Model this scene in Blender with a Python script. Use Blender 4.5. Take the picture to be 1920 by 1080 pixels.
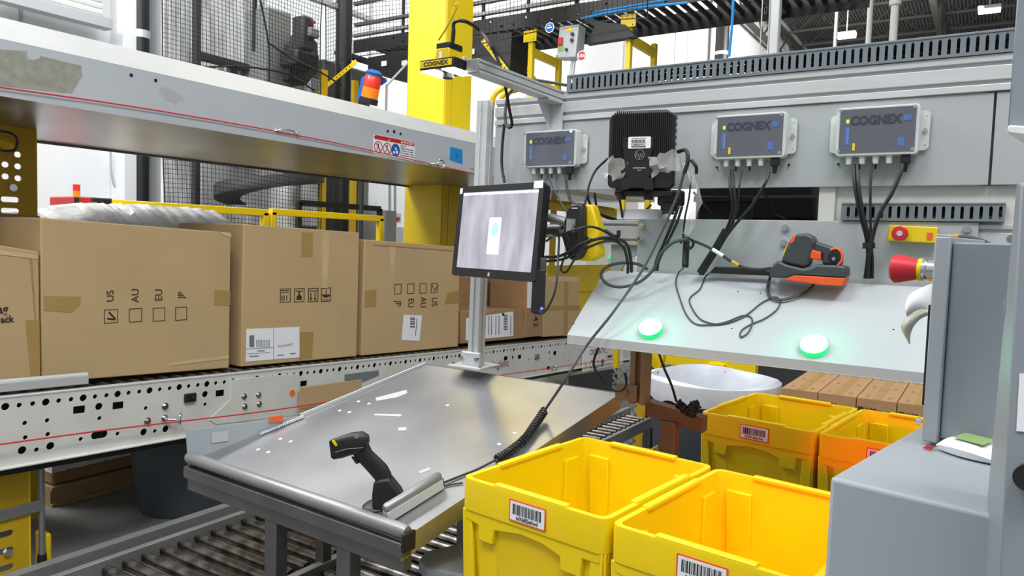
import bpy, math, random
from mathutils import Vector, Matrix
random.seed(7)
S = bpy.context.scene
for _o in list(bpy.data.objects): bpy.data.objects.remove(_o)
COL = S.collection
PI = math.pi
# ------------------------------------------------------------ camera, world, lights
FPX = 1390.0; ROLL = math.radians(1.8); PITCH = math.radians(3.6); AZ = math.radians(32.6)
CAM = Vector((0, 0, 1.6))
VD = Vector((math.cos(AZ)*math.cos(PITCH), math.sin(AZ)*math.cos(PITCH), -math.sin(PITCH)))
_r = VD.cross(Vector((0, 0, 1))).normalized(); _u = _r.cross(VD)
VR = _r*math.cos(ROLL) + _u*math.sin(ROLL); VU = _u*math.cos(ROLL) - _r*math.sin(ROLL)
cd = bpy.data.cameras.new('camera'); cam = bpy.data.objects.new('camera', cd); COL.objects.link(cam)
cd.sensor_width = 36; cd.lens = FPX/1920*36; cd.clip_start = 0.05; cd.clip_end = 300
cam.matrix_world = Matrix((( VR.x, VU.x, -VD.x, CAM.x), (VR.y, VU.y, -VD.y, CAM.y), (VR.z, VU.z, -VD.z, CAM.z), (0, 0, 0, 1)))
S.camera = cam
S.view_settings.view_transform = 'Standard'; S.view_settings.look = 'None'
S.view_settings.exposure = 0.0; S.view_settings.gamma = 1.0
wd = bpy.data.worlds.new('world'); S.world = wd; wd.use_nodes = True
wn = wd.node_tree; bg = wn.nodes['Background']
tc = wn.nodes.new('ShaderNodeTexCoord'); sx = wn.nodes.new('ShaderNodeSeparateXYZ')
rp = wn.nodes.new('ShaderNodeValToRGB'); mp = wn.nodes.new('ShaderNodeMapRange')
mp.inputs['From Min'].default_value = -1; mp.inputs['From Max'].default_value = 1
rp.color_ramp.elements[0].position = 0.40; rp.color_ramp.elements[0].color = (0.27, 0.27, 0.275, 1)
rp.color_ramp.elements[1].position = 0.72; rp.color_ramp.elements[1].color = (0.80, 0.84, 0.88, 1)
wn.links.new(tc.outputs['Generated'], sx.inputs[0]); wn.links.new(sx.outputs['Z'], mp.inputs['Value'])
wn.links.new(mp.outputs[0], rp.inputs[0]); wn.links.new(rp.outputs[0], bg.inputs['Color'])
bg.inputs['Strength'].default_value = 0.78
def area(name, loc, tgt, sx_, sy_, power, color=(1, 1, 1)):
    l = bpy.data.lights.new(name, 'AREA'); l.shape = 'RECTANGLE'; l.size = sx_; l.size_y = sy_
    l.energy = power; l.color = color
    o = bpy.data.objects.new(name, l); COL.objects.link(o); o.location = loc
    o.rotation_euler = (Vector(tgt)-Vector(loc)).to_track_quat('-Z', 'Y').to_euler()
    return o
# high-bay lamps over the aisles, with added fill lamps among them
area('bay_or_fill_light', (-1.5, -1.5, 7.5), (2.2, 1.2, 1.2), 2.4, 1.6, 230, (1, .98, .95))
area('bay_or_fill_light', (1.2, -2.8, 8), (1.8, 1.5, 1.0), 2.4, 1.6, 190, (1, .98, .96))
area('bay_or_fill_light', (-1.5, 2.5, 7.5), (2.5, 3.5, 1.2), 2.4, 1.6, 230, (1, .98, .95))
area('bay_or_fill_light', (3.5, 6.6, 8), (5, 7.5, 2.5), 2.5, 1.2, 230, (1, .99, .97))  # fill light towards the back wall
area('bay_or_fill_light', (5.5, 4.0, 6.5), (7.2, 7.5, 2.5), 2.0, 1.2, 130, (1, .99, .98))  # added lamp, brightens the machine behind the netting
area('bay_or_fill_light', (1.0, 7.0, 6.5), (3.0, 4.6, 1.6), 2.0, 1.2, 260, (1, .99, .98))  # added lamp, lights the stretch film from behind
area('bay_or_fill_light', (12, 4, 9), (16, 9, 4), 4, 2, 800, (1, .99, .97))  # fill light for the farther stretch of back wall
area('bay_or_fill_light', (26, 2, 9), (30, 9, 6), 6, 3, 1800, (1, .95, .88))
# ------------------------------------------------------------ pixel rays onto real planes
def ray(px, py): return VD*FPX + VR*(px-960) - VU*(py-540)
def P(px, py, X=None, Y=None, Z=None, d=None):
    r = ray(px, py)
    if X is not None: t = X/r.x
    elif Y is not None: t = Y/r.y
    elif Z is not None: t = (Z-CAM.z)/r.z
    else: t = d/FPX
    return CAM + r*t
def Pp(px, py, p0, n):
    r = ray(px, py); return CAM + r*((p0-CAM).dot(n)/r.dot(n))
# ------------------------------------------------------------ materials
def lin(c):
    c = c/255.0
    return c/12.92 if c <= 0.04045 else ((c+0.055)/1.055)**2.4
def rgb(r, g, b): return (lin(r), lin(g), lin(b), 1)
MATS = {}
def mat(name, c, rough=0.5, metal=0.0, var=0.08, scale=6.0, bump=0.0, emit=None, es=0.0, trans=0.0, alpha=1.0, stretch=None, c2=None, spec=None, coat=0.0, sss=0.0):
    m = bpy.data.materials.new(name); m.use_nodes = True
    nt = m.node_tree; b = nt.nodes['Principled BSDF']
    base = rgb(*c)
    b.inputs['Roughness'].default_value = rough; b.inputs['Metallic'].default_value = metal
    t = nt.nodes.new('ShaderNodeTexCoord'); mpn = nt.nodes.new('ShaderNodeMapping')
    if stretch: mpn.inputs['Scale'].default_value = stretch
    nz = nt.nodes.new('ShaderNodeTexNoise'); nz.inputs['Scale'].default_value = scale; nz.inputs['Detail'].default_value = 5
    nt.links.new(t.outputs['Object'], mpn.inputs[0]); nt.links.new(mpn.outputs[0], nz.inputs['Vector'])
    cr = nt.nodes.new('ShaderNodeValToRGB')
    lo = rgb(*c2) if c2 else tuple(base[i]*(1-var) for i in range(3))+(1,)
    cr.color_ramp.elements[0].position = 0.35; cr.color_ramp.elements[0].color = lo
    cr.color_ramp.elements[1].position = 0.65; cr.color_ramp.elements[1].color = base
    nt.links.new(nz.outputs['Fac'], cr.inputs[0]); nt.links.new(cr.outputs[0], b.inputs['Base Color'])
    if metal > 0.3:
        mr = nt.nodes.new('ShaderNodeMapRange'); mr.inputs['To Min'].default_value = rough*0.8; mr.inputs['To Max'].default_value = min(1, rough*1.25)
        nt.links.new(nz.outputs['Fac'], mr.inputs['Value']); nt.links.new(mr.outputs[0], b.inputs['Roughness'])
    if bump:
        bn = nt.nodes.new('ShaderNodeBump'); bn.inputs['Strength'].default_value = bump; bn.inputs['Distance'].default_value = 0.01
        nt.links.new(nz.outputs['Fac'], bn.inputs['Height']); nt.links.new(bn.outputs[0], b.inputs['Normal'])
    if emit: b.inputs['Emission Color'].default_value = rgb(*emit); b.inputs['Emission Strength'].default_value = es
    if trans: b.inputs['Transmission Weight'].default_value = trans; b.inputs['IOR'].default_value = 1.25
    if alpha < 1: b.inputs['Alpha'].default_value = alpha
    if coat: b.inputs['Coat Weight'].default_value = coat
    if sss:
        b.inputs['Subsurface Weight'].default_value = sss; b.inputs['Subsurface Radius'].default_value = (.03, .02, .005)
        b.inputs['Subsurface Scale'].default_value = 0.5
    if spec is not None: b.inputs['Specular IOR Level'].default_value = spec
    MATS[name] = m; return m
def stripes(m, axis, freq, c2, width=0.5, bumpy=0.4):
    """corrugation: ribs by bump, with their shading painted in as dark stripes"""
    nt = m.node_tree; b = nt.nodes['Principled BSDF']
    t = nt.nodes.new('ShaderNodeTexCoord'); w = nt.nodes.new('ShaderNodeTexWave'); w.bands_direction = axis
    w.inputs['Scale'].default_value = freq
    nt.links.new(t.outputs['Object'], w.inputs['Vector'])
    bn = nt.nodes.new('ShaderNodeBump'); bn.inputs['Strength'].default_value = bumpy; bn.inputs['Distance'].default_value = 0.05
    nt.links.new(w.outputs['Fac'], bn.inputs['Height']); nt.links.new(bn.outputs[0], b.inputs['Normal'])
    mx = nt.nodes.new('ShaderNodeMix'); mx.data_type = 'RGBA'
    old = b.inputs['Base Color'].links[0].from_socket
    mx.inputs[7].default_value = rgb(*c2)
    nt.links.new(w.outputs['Fac'], mx.inputs[0]); nt.links.new(old, mx.inputs[6]); nt.links.new(mx.outputs[2], b.inputs['Base Color'])
mat('panel', (168, 174, 178), .45, .0, .03, 3)
mat('alu', (205, 208, 210), .38, .35, .05, 4, stretch=(1, 1, 8))
mat('slot', (70, 72, 74), .7, .2)
mat('beam', (200, 208, 214), .38, .3, .05, 2.5)
mat('beam_top', (178, 181, 181), .5, .1, .05, 5)
mat('shelf', (170, 176, 181), .45, .0, .025, 4)
mat('steel', (178, 180, 184), .30, .85, .10, 2.2, c2=(154, 153, 155))
mat('steel_dark', (120, 120, 120), .38, .8, .2, 5)
mat('tube', (150, 152, 152), .42, .6, .1, 5)
mat('chrome', (220, 220, 220), .15, 1.0, .05, 10)
mat('roller', (150, 148, 145), .25, .95, .35, 14, c2=(70, 62, 55))
mat('roller_dark', (120, 112, 100), .4, .6, .3, 10)
mat('white_paint', (212, 214, 208), .5, .05, .10, 5)
mat('white_clean', (228, 230, 228), .5, .0, .03, 5)
mat('hole', (14, 14, 15), .8)
mat('duct', (112, 122, 130), .5, 0, .04)
mat('black', (24, 24, 26), .45, 0, .15, 20)
mat('black_matte', (18, 18, 19), .8, 0, .1)
mat('rubber', (22, 23, 25), .5)
mat('cable_grey', (62, 66, 70), .55)
mat('card', (186, 160, 118), .85, 0, .07, 3, bump=.08)
mat('card_b', (190, 163, 120), .85, 0, .08, 2.5, bump=.08)
mat('card_dark', (165, 130, 92), .85, 0, .12, 6, bump=.15)
mat('card_inner', (140, 112, 82), .9, 0, .1, 5)
mat('tape', (168, 138, 84), .35, 0, .08, 4)
mat('clear_tape', (205, 180, 140), .18, 0, .1, 12, bump=.5)
mat('ink', (52, 38, 28), .8)
mat('ink_black', (20, 20, 22), .8)
mat('ink_navy', (24, 34, 66), .6)
mat('paper', (232, 234, 238), .7, 0, .02)
mat('paper_grey', (180, 182, 186), .7)
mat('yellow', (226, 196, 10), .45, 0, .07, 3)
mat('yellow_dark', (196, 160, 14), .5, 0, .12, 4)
mat('tote', (238, 206, 0), .38, 0, .03, 3, sss=.12)
mat('orange_border', (226, 96, 40), .6)
mat('floor', (128, 128, 128), .6, 0, .3, 1.5, c2=(96, 92, 88))
mat('wall', (226, 229, 232), .8, 0, .02, .5)
mat('deck', (150, 152, 152), .6, .2, .1, 1)
stripes(MATS['deck'], 'Y', 2.2, (60, 62, 62))
mat('truss', (74, 74, 72), .7)
mat('net', (20, 21, 23), .8)
mat('gal', (222, 225, 228), .4, .25, .35, 3, c2=(176, 178, 182), stretch=(3, 1, .6))
mat('machine_grey', (120, 124, 122), .6, .1, .1, 4)
mat('machine_dark', (46, 47, 50), .6, .1, .2, 4)
mat('can', (66, 76, 82), .6, 0, .06, 3)
mat('can_far', (62, 70, 80), .6, 0, .06, 3)
mat('liner', (206, 212, 222), .35, 0, .1, 9, bump=.6, sss=.1)
mat('film', (225, 226, 228), .15, 0, .35, 16, bump=.15, alpha=.38, c2=(196, 194, 192))
mat('filmthick', (236, 237, 239), .16, .0, .4, 7, bump=.12, c2=(212, 208, 202), stretch=(1, 2, 6), coat=.3)
mat('wood', (176, 146, 104), .8, 0, .25, 7, stretch=(1, 8, 8))
mat('red', (190, 38, 40), .5)
mat('red_cord', (206, 40, 58), .55)
mat('red_clear', (214, 52, 40), .25, 0, .05, 5, emit=(214, 40, 30), es=.15)
mat('orange_clear', (240, 130, 20), .25, 0, .05, 5, emit=(240, 120, 10), es=.2)
mat('orange_plastic', (236, 84, 36), .45)
mat('orange_sticker', (232, 116, 30), .6)
mat('gun_grey', (58, 64, 68), .42, 0, .08, 12)
mat('blue_tape', (20, 140, 214), .7)
mat('blue', (34, 96, 170), .6)
mat('blue_label', (58, 104, 178), .5)
mat('box_grey', (206, 212, 210), .45)
mat('clear_lid', (225, 230, 240), .08, 0, .01, alpha=.045, spec=.4)
mat('pcb', (80, 82, 94), .5, 0, .1, 20)
mat('led_green', (120, 255, 60), .4, emit=(110, 255, 40), es=3)
mat('led_blue', (60, 60, 255), .4, emit=(40, 50, 255), es=12)
mat('btn_top', (230, 255, 245), .3, emit=(215, 255, 240), es=2.4)
mat('btn_side', (0, 170, 90), .3, emit=(0, 225, 120), es=1.0)
mat('lamp', (255, 255, 255), .4, emit=(250, 250, 255), es=14)
mat('lamp_ceiling', (255, 255, 255), .4, emit=(245, 248, 255), es=9)
mat('cabinet', (136, 144, 152), .42, 0, .02, 2)
mat('cabinet_light', (158, 166, 172), .42, 0, .02, 2)
mat('green_print', (140, 172, 108), .6)
mat('mesh_wire', (120, 124, 130), .5, .4)
mat('brown_reflected', (150, 128, 108), .45, .35, .12, 6)  # aluminium with a brown reflection put into its colour
mat('brown_lit_steel', (112, 94, 70), .5, .2, .15, 6)  # steel brace and leg, brown light painted into the colour
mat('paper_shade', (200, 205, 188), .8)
mat('knob_red', (196, 34, 46), .4)
# monitor screen: soft bright desktop picture
m = mat('screen', (10, 10, 12), .25)
nt = m.node_tree; b = nt.nodes['Principled BSDF']
t = nt.nodes.new('ShaderNodeTexCoord'); mpn = nt.nodes.new('ShaderNodeMapping'); mpn.inputs['Scale'].default_value = (9, 2.5, 1)
nz = nt.nodes.new('ShaderNodeTexNoise'); nz.inputs['Scale'].default_value = 2; cr = nt.nodes.new('ShaderNodeValToRGB')
cr.color_ramp.elements[0].position = .3; cr.color_ramp.elements[0].color = rgb(178, 178, 192)
cr.color_ramp.elements[1].position = .7; cr.color_ramp.elements[1].color = rgb(222, 222, 232)
nt.links.new(t.outputs['Object'], mpn.inputs[0]); nt.links.new(mpn.outputs[0], nz.inputs['Vector']); nt.links.new(nz.outputs['Fac'], cr.inputs[0])
nt.links.new(cr.outputs[0], b.inputs['Emission Color']); b.inputs['Emission Strength'].default_value = .85
mat('screen_card', (240, 244, 246), .3, emit=(240, 244, 246), es=.8)
mat('screen_icon', (150, 200, 220), .3, emit=(150, 200, 220), es=.7)
# ------------------------------------------------------------ mesh builder
class MB:
    def __init__(s): s.v = []; s.f = []; s.m = []; s.mats = None
    def add(s, vs, fs, mi=0, M=None):
        b = len(s.v)
        s.v += [tuple(M @ Vector(v)) if M is not None else tuple(v) for v in vs]
        for f in fs: s.f.append([b+i for i in f]); s.m.append(mi)
        return s
    def box(s, c, d, M=None, mi=0):
        x, y, z = c; a, b_, c_ = d[0]/2, d[1]/2, d[2]/2
        vs = [(x+i*a, y+j*b_, z+k*c_) for i in (-1, 1) for j in (-1, 1) for k in (-1, 1)]
        return s.add(vs, [(0, 1, 3, 2), (4, 6, 7, 5), (0, 4, 5, 1), (2, 3, 7, 6), (0, 2, 6, 4), (1, 5, 7, 3)], mi, M)
    def hexa(s, a, b, mi=0):   # a: 4 corners of front quad, b: 4 of back quad, same order
        return s.add(list(a)+list(b), [(0, 1, 2, 3), (7, 6, 5, 4), (0, 4, 5, 1), (1, 5, 6, 2), (2, 6, 7, 3), (3, 7, 4, 0)], mi)
    def cyl(s, p0, p1, r0, r1=None, n=16, M=None, mi=0, caps=True):
        if r1 is None: r1 = r0
        p0 = Vector(p0); p1 = Vector(p1); a = (p1-p0).normalized()
        t = a.orthogonal().normalized(); u = a.cross(t)
        vs = [p0+(t*math.cos(2*PI*i/n)+u*math.sin(2*PI*i/n))*r0 for i in range(n)] + [p1+(t*math.cos(2*PI*i/n)+u*math.sin(2*PI*i/n))*r1 for i in range(n)]
        fs = [(i, (i+1) % n, n+(i+1) % n, n+i) for i in range(n)]
        if caps: fs += [tuple(range(n-1, -1, -1)), tuple(range(n, 2*n))]
        return s.add(vs, fs, mi, M)
    def lathe(s, prof, n=24, M=None, mi=0, sx=1, sy=1):
        vs = []; fs = []
        for r, z in prof:
            for i in range(n): vs.append((max(r, 1e-5)*sx*math.cos(2*PI*i/n), max(r, 1e-5)*sy*math.sin(2*PI*i/n), z))
        k = len(prof)
        for j in range(k-1):
            for i in range(n): fs.append((j*n+i, j*n+(i+1) % n, (j+1)*n+(i+1) % n, (j+1)*n+i))
        fs.append(tuple(range(n-1, -1, -1))); fs.append(tuple(range((k-1)*n, k*n)))
        return s.add(vs, fs, mi, M)
    def prism(s, poly, z0, z1, M=None, mi=0):
        n = len(poly)
        vs = [(x, y, z0) for x, y in poly]+[(x, y, z1) for x, y in poly]
        fs = [tuple(range(n-1, -1, -1)), tuple(range(n, 2*n))]+[(i, (i+1) % n, n+(i+1) % n, n+i) for i in range(n)]
        return s.add(vs, fs, mi, M)
    def tube(s, pts, r, n=8, mi=0, M=None):
        pts = [Vector(p) for p in pts]; rs = r if isinstance(r, (list, tuple)) else [r]*len(pts)
        t = (pts[1]-pts[0]).normalized().orthogonal().normalized(); vs = []; k = len(pts)
        for i, p in enumerate(pts):
            d = (pts[min(i+1, k-1)]-pts[max(i-1, 0)])
            d = d.normalized() if d.length > 1e-9 else Vector((0, 0, 1))
            t = (t-d*t.dot(d)); t = t.normalized() if t.length > 1e-6 else d.orthogonal().normalized()
            u = d.cross(t)
            for j in range(n): vs.append(p+(t*math.cos(2*PI*j/n)+u*math.sin(2*PI*j/n))*rs[i])
        fs = [(i*n+j, i*n+(j+1) % n, (i+1)*n+(j+1) % n, (i+1)*n+j) for i in range(k-1) for j in range(n)]
        fs += [tuple(range(n-1, -1, -1)), tuple(range((k-1)*n, k*n))]
        return s.add(vs, fs, mi, M)
    def ball(s, c, r, n=12, mi=0, sc=(1, 1, 1)):
        vs = []; fs = []; k = n//2+1
        for j in range(k):
            a = PI*j/(k-1)
            for i in range(n): vs.append((c[0]+r*sc[0]*math.sin(a)*math.cos(2*PI*i/n), c[1]+r*sc[1]*math.sin(a)*math.sin(2*PI*i/n), c[2]+r*sc[2]*math.cos(a)))
        for j in range(k-1):
            for i in range(n): fs.append((j*n+i, j*n+(i+1) % n, (j+1)*n+(i+1) % n, (j+1)*n+i))
        return s.add(vs, fs, mi)
    def loft(s, loops, caps=(True, True), mi=0, M=None):
        n = len(loops[0]); vs = [p for l in loops for p in l]; fs = []
        for j in range(len(loops)-1):
            for i in range(n): fs.append((j*n+i, j*n+(i+1) % n, (j+1)*n+(i+1) % n, (j+1)*n+i))
        if caps[0]: fs.append(tuple(range(n-1, -1, -1)))
        if caps[1]: fs.append(tuple(range((len(loops)-1)*n, len(loops)*n)))
        return s.add(vs, fs, mi, M)
    def mesh2(s, me, M=None, mi=0):
        return s.add([v.co.copy() for v in me.vertices], [list(p.vertices) for p in me.polygons], mi, M)
    def plate(s, outer, holes, th, M=None, mi=0):
        cu = bpy.data.curves.new('c', 'CURVE'); cu.dimensions = '2D'; cu.fill_mode = 'BOTH'; cu.extrude = th/2
        for poly in [outer]+holes:
            sp = cu.splines.new('POLY'); sp.points.add(len(poly)-1); sp.use_cyclic_u = True
            for i, (x, y) in enumerate(poly): sp.points[i].co = (x, y, 0, 1)
        o = bpy.data.objects.new('c', cu); COL.objects.link(o); dg = bpy.context.evaluated_depsgraph_get()
        me = bpy.data.meshes.new_from_object(o.evaluated_get(dg)); s.mesh2(me, M, mi)
        bpy.data.objects.remove(o); bpy.data.curves.remove(cu); bpy.data.meshes.remove(me); return s
    def text(s, body, size, M=None, mi=0, th=0.0006, align='CENTER', bold=0.0, squash=1.0):
        cu = bpy.data.curves.new('t', 'FONT'); cu.body = body; cu.size = size; cu.extrude = th; cu.offset = bold
        cu.align_x = align; cu.align_y = 'CENTER'; cu.resolution_u = 3
        o = bpy.data.objects.new('t', cu); COL.objects.link(o); dg = bpy.context.evaluated_depsgraph_get()
        me = bpy.data.meshes.new_from_object(o.evaluated_get(dg))
        MM = (M if M is not None else Matrix()) @ Matrix.Diagonal((squash, 1, 1, 1))
        s.mesh2(me, MM, mi); bpy.data.objects.remove(o); bpy.data.curves.remove(cu); bpy.data.meshes.remove(me); return s
def circ(x, y, r, n=14, sy=1): return [(x+r*math.cos(2*PI*i/n), y+r*sy*math.sin(2*PI*i/n)) for i in range(n)]
def rect(x, y, w, h): return [(x-w/2, y-h/2), (x+w/2, y-h/2), (x+w/2, y+h/2), (x-w/2, y+h/2)]
def rrect(x, y, w, h, r, n=4):
    o = []
    for cx, cy, a0 in ((x+w/2-r, y+h/2-r, 0), (x-w/2+r, y+h/2-r, 90), (x-w/2+r, y-h/2+r, 180), (x+w/2-r, y-h/2+r, 270)):
        for i in range(n+1):
            a = math.radians(a0+90*i/n); o.append((cx+r*math.cos(a), cy+r*math.sin(a)))
    return o
def spline(pts, k=8):
    pts = [Vector(p) for p in pts]; q = [pts[0]*2-pts[1]]+pts+[pts[-1]*2-pts[-2]]; out = []
    for i in range(1, len(q)-2):
        for j in range(k):
            t = j/k; a, b_, c, d = q[i-1:i+3]
            out.append(0.5*((2*b_)+(c-a)*t+(2*a-5*b_+4*c-d)*t*t+(3*b_-a-3*c+d)*t**3))
    out.append(q[-2]); return out
def T(x, y, z): return Matrix.Translation((x, y, z))
def Rx(a): return Matrix.Rotation(math.radians(a), 4, 'X')
def Ry(a): return Matrix.Rotation(math.radians(a), 4, 'Y')
def Rz(a): return Matrix.Rotation(math.radians(a), 4, 'Z')
def FR(o, x, y):
    x = Vector(x).normalized(); y = Vector(y); z = x.cross(y).normalized(); y = z.cross(x)
    return Matrix(((x.x, y.x, z.x, o[0]), (x.y, y.y, z.y, o[1]), (x.z, y.z, z.z, o[2]), (0, 0, 0, 1)))
def FS(p): return FR(p, (0, -1, 0), (0, 0, 1))      # faces -X (station): x right, y up, z out
def FC(p): return FR(p, (1, 0, 0), (0, 0, 1))       # faces -Y (conveyor)
# ------------------------------------------------------------ object helpers
W = {}
def _mesh(name, mb, mats, M=None, smooth=True):
    me = bpy.data.meshes.new(name); vs = mb.v
    if M is not None: vs = [tuple(M @ Vector(v)) for v in vs]
    me.from_pydata(vs, [], mb.f)
    if isinstance(mats, str): mats = [mats]
    for k in mats: me.materials.append(MATS[k])
    me.polygons.foreach_set('material_index', mb.m)
    import bmesh
    bm = bmesh.new(); bm.from_mesh(me); bmesh.ops.recalc_face_normals(bm, faces=bm.faces); bm.to_mesh(me); bm.free()
    if smooth:
        me.polygons.foreach_set('use_smooth', [True]*len(me.polygons)); me.set_sharp_from_angle(angle=math.radians(38))
    me.update(); return me
def props(o, label=None, cat=None, group=None, kind=None):
    if label: o['label'] = label
    if cat: o['category'] = cat
    if group: o['group'] = group
    if kind: o['kind'] = kind
    return o
def thing(name, label, cat, M, group=None):
    if not isinstance(M, Matrix): M = T(*M)
    o = bpy.data.objects.new(name, None); COL.objects.link(o); o.empty_display_size = .05
    o.matrix_world = M; W[o.name] = M.copy(); return props(o, label, cat, group)
def bev(o, w, seg=2):
    if w: md = o.modifiers.new('bevel', 'BEVEL'); md.width = w; md.segments = seg; md.limit_method = 'ANGLE'; md.angle_limit = math.radians(40)
def part(name, mb, mats, parent, bevel=0, world=False, label=None, kind=None, seg=2):
    PM = W[parent.name]
    me = _mesh(name, mb, mats, PM.inverted() if world else None)
    o = bpy.data.objects.new(name, me); COL.objects.link(o); o.parent = parent; W[o.name] = PM
    bev(o, bevel, seg); props(o, label, kind=kind); return o
def solo(name, label, cat, mb, mats, M=None, bevel=0, group=None, kind=None):
    """top-level single mesh; mb is in world coordinates unless M is given (then local)"""
    if M is None:
        vs = mb.v; xs = [v[0] for v in vs]; ys = [v[1] for v in vs]; zs = [v[2] for v in vs]
        M = T((min(xs)+max(xs))/2, (min(ys)+max(ys))/2, min(zs)); me = _mesh(name, mb, mats, M.inverted())
    else: me = _mesh(name, mb, mats)
    o = bpy.data.objects.new(name, me); COL.objects.link(o); o.matrix_world = M; W[o.name] = M.copy()
    bev(o, bevel); return props(o, label, cat, group, kind)
def struct(name, mb, mats, label=None, bevel=0): return solo(name, label, None, mb, mats, None, bevel, None, 'structure')
def dup(o, M, label=None, parent=None):
    c = o.copy(); COL.objects.link(c)
    if parent is None: c.matrix_world = M; W[c.name] = M.copy()
    else: c.parent = parent; W[c.name] = W[parent.name]
    if label: c['label'] = label
    for ch in [x for x in bpy.data.objects if x.parent == o]: dup(ch, None, None, c)
    return c
def cable(name, label, pts, r, m='rubber', k=8, group=None, cat='cable', n=8):
    return solo(name, label, cat, MB().tube(spline(pts, k), r, n), m, group=group)
def bars(mb, x0, x1, y0, y1, z, rnd, mi=0, M=None, wmax=.0022):
    x = x0
    while x < x1-wmax:
        w = rnd.choice((.3, .3, .6, 1.0))*wmax; mb.box((x+w/2, (y0+y1)/2, z), (w, abs(y1-y0), .0004), M, mi); x += w+rnd.choice((.35, .5, .8))*wmax
# ------------------------------------------------------------ the setting
struct('floor', MB().box((30, -12, -.05), (80, 50, .1)), 'floor')
WY = 9.0
struct('wall_back', MB().box((34, WY+.1, 6.3), (76, .2, 12.6)), 'wall')
struct('ceiling', MB().box((45, -13, 12.7), (64, 44.4, .2)), 'deck')
for i, px in enumerate((40, 470, 690, 948, 1163, 1258, 1281, 1322, 1430)):
    p = P(px, 250, Y=WY); struct('trim_%d' % (i+1), MB().box((p.x, WY-.012, 6.3), (.035, .03, 12.6)), 'paper_grey')
a = P(207, 200, Y=WY); b_ = P(246, 200, Y=WY); struct('trim_10', MB().box(((a.x+b_.x)/2, WY-.15, 6.3), (b_.x-a.x, .3, 12.6)), 'wall', bevel=.01)
a = P(282, 200, Y=WY); b_ = P(303, 200, Y=WY); struct('trim_11', MB().box(((a.x+b_.x)/2, WY-.17, 6.3), (b_.x-a.x, .34, 12.6)), 'wall', bevel=.01)
# black drain pipe with a metal band
p = P(264, 100, Y=WY-.25)
t = thing('drain_pipe', 'thick black vertical pipe with a metal band left of the netting', 'pipe', T(p.x, WY-.25, 0))
part('pipe_body', MB().cyl((0, 0, 0), (0, 0, 12.4), .098, n=24), 'black', t)
q = P(264, 61, Y=WY-.35); part('band', MB().cyl((0, 0, q.z-.045), (0, 0, q.z+.045), .104, n=24), 'alu', t, label='brushed metal pipe band')
p = P(1354, 80, Y=WY-.5)
t = thing('drain_pipe', 'black vertical pipe on the far white wall under the high conveyor', 'pipe', T(p.x, WY-.5, 0))
part('pipe_body', MB().cyl((0, 0, 0), (0, 0, 12.4), .24, n=20), 'black', t); part('band', MB().cyl((0, 0, 8.5), (0, 0, 8.62), .25, n=20), 'alu', t)
# small conduit loop at lower left of the wall
cable('conduit', 'thin grey wall conduit curving toward the black pipe', [P(207, 283, Y=8.9), P(209, 325, Y=8.9), P(216, 350, Y=8.9), P(232, 358, Y=8.9), P(250, 359, Y=8.9)], .013, 'panel', cat='pipe')
# rolled shutter at upper left
t = thing('roller_shutter', 'ribbed white roller shutter at the top left of the back wall', 'shutter', T(4, 8.7, 3.9))
q0 = P(-40, 5, Y=8.7); q1 = P(207, 40, Y=8.7); q0.z = q1.z = (P(205, 45, Y=8.7).z+P(0, 0, Y=8.7).z)/2
part('bottom_rail', MB().box(((q0.x+q1.x)/2, 8.72, q1.z+.02), (q1.x-q0.x, .14, .13)), 'panel', t, .01, world=True)
mb = MB()
for k in range(14): mb.cyl((q0.x, 8.78, q1.z+.15+k*.07), (q1.x-.06, 8.78, q1.z+.15+k*.07), .036, n=8)
part('shutter_slats', mb, 'white_clean', t, world=True)
# ---- roof joists, girders, ceiling lamps
jm = MB(); L = 36
jm.box((0, -L/2, 0), (.12, L, .12)); jm.box((0, -L/2, -.75), (.10, L, .10))
for k in range(44):
    y0 = -k*.82; s_ = 1 if k % 2 else -1
    jm.cyl((0, y0, -.375-s_*.35), (0, y0-.82, -.375+s_*.35), .028, n=6)
j0 = None
for k in range(15):
    M = T(21+k*2.6, 8.9, 12.5)
    if j0 is None: j0 = solo('roof_joist', 'dark open web steel joist under the roof deck', 'joist', jm, 'truss', M, group='open web joists under the roof deck')
    else: dup(j0, M)
gm = MB(); gm.box((20, 0, 0), (44, .2, .16)); gm.box((20, 0, -1.1), (44, .2, .16))
for k in range(30): gm.cyl((-2+k*1.46, 0, -.05 if k % 2 else -1.05), (-2+(k+1)*1.46, 0, -1.05 if k % 2 else -.05), .05, n=6)
g0 = solo('roof_girder', 'heavy dark roof girder running across the joists', 'girder', gm, 'truss', T(20, 2.2, 11.7), group='roof girders')
dup(g0, T(20, -5.6, 11.7)); dup(g0, T(20, 8.6, 11.7))
for i, (px, py, w) in enumerate(((1587, 70, 1.15), (1855, 22, 1.15))):
    p = P(px, py, Z=9.6)
    lb = ['square bright ceiling lamp hanging above the middle of the upper wire duct', 'square bright ceiling lamp hanging at the top right corner'][i]
    t = thing('ceiling_lamp', lb, 'lamp', T(p.x, p.y, 9.6), 'warehouse ceiling lamps')
    part('housing', MB().box((0, 0, .12), (.4, .66, .12)), 'white_paint', t, .02)
    part('diffuser', MB().box((0, 0, .03), (.37, .62, .08)), 'lamp_ceiling', t, .01, label='glowing lamp panel')
    part('hanger', MB().cyl((0, 0, .18), (0, 0, 3.0), .02), 'white_paint', t)
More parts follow.
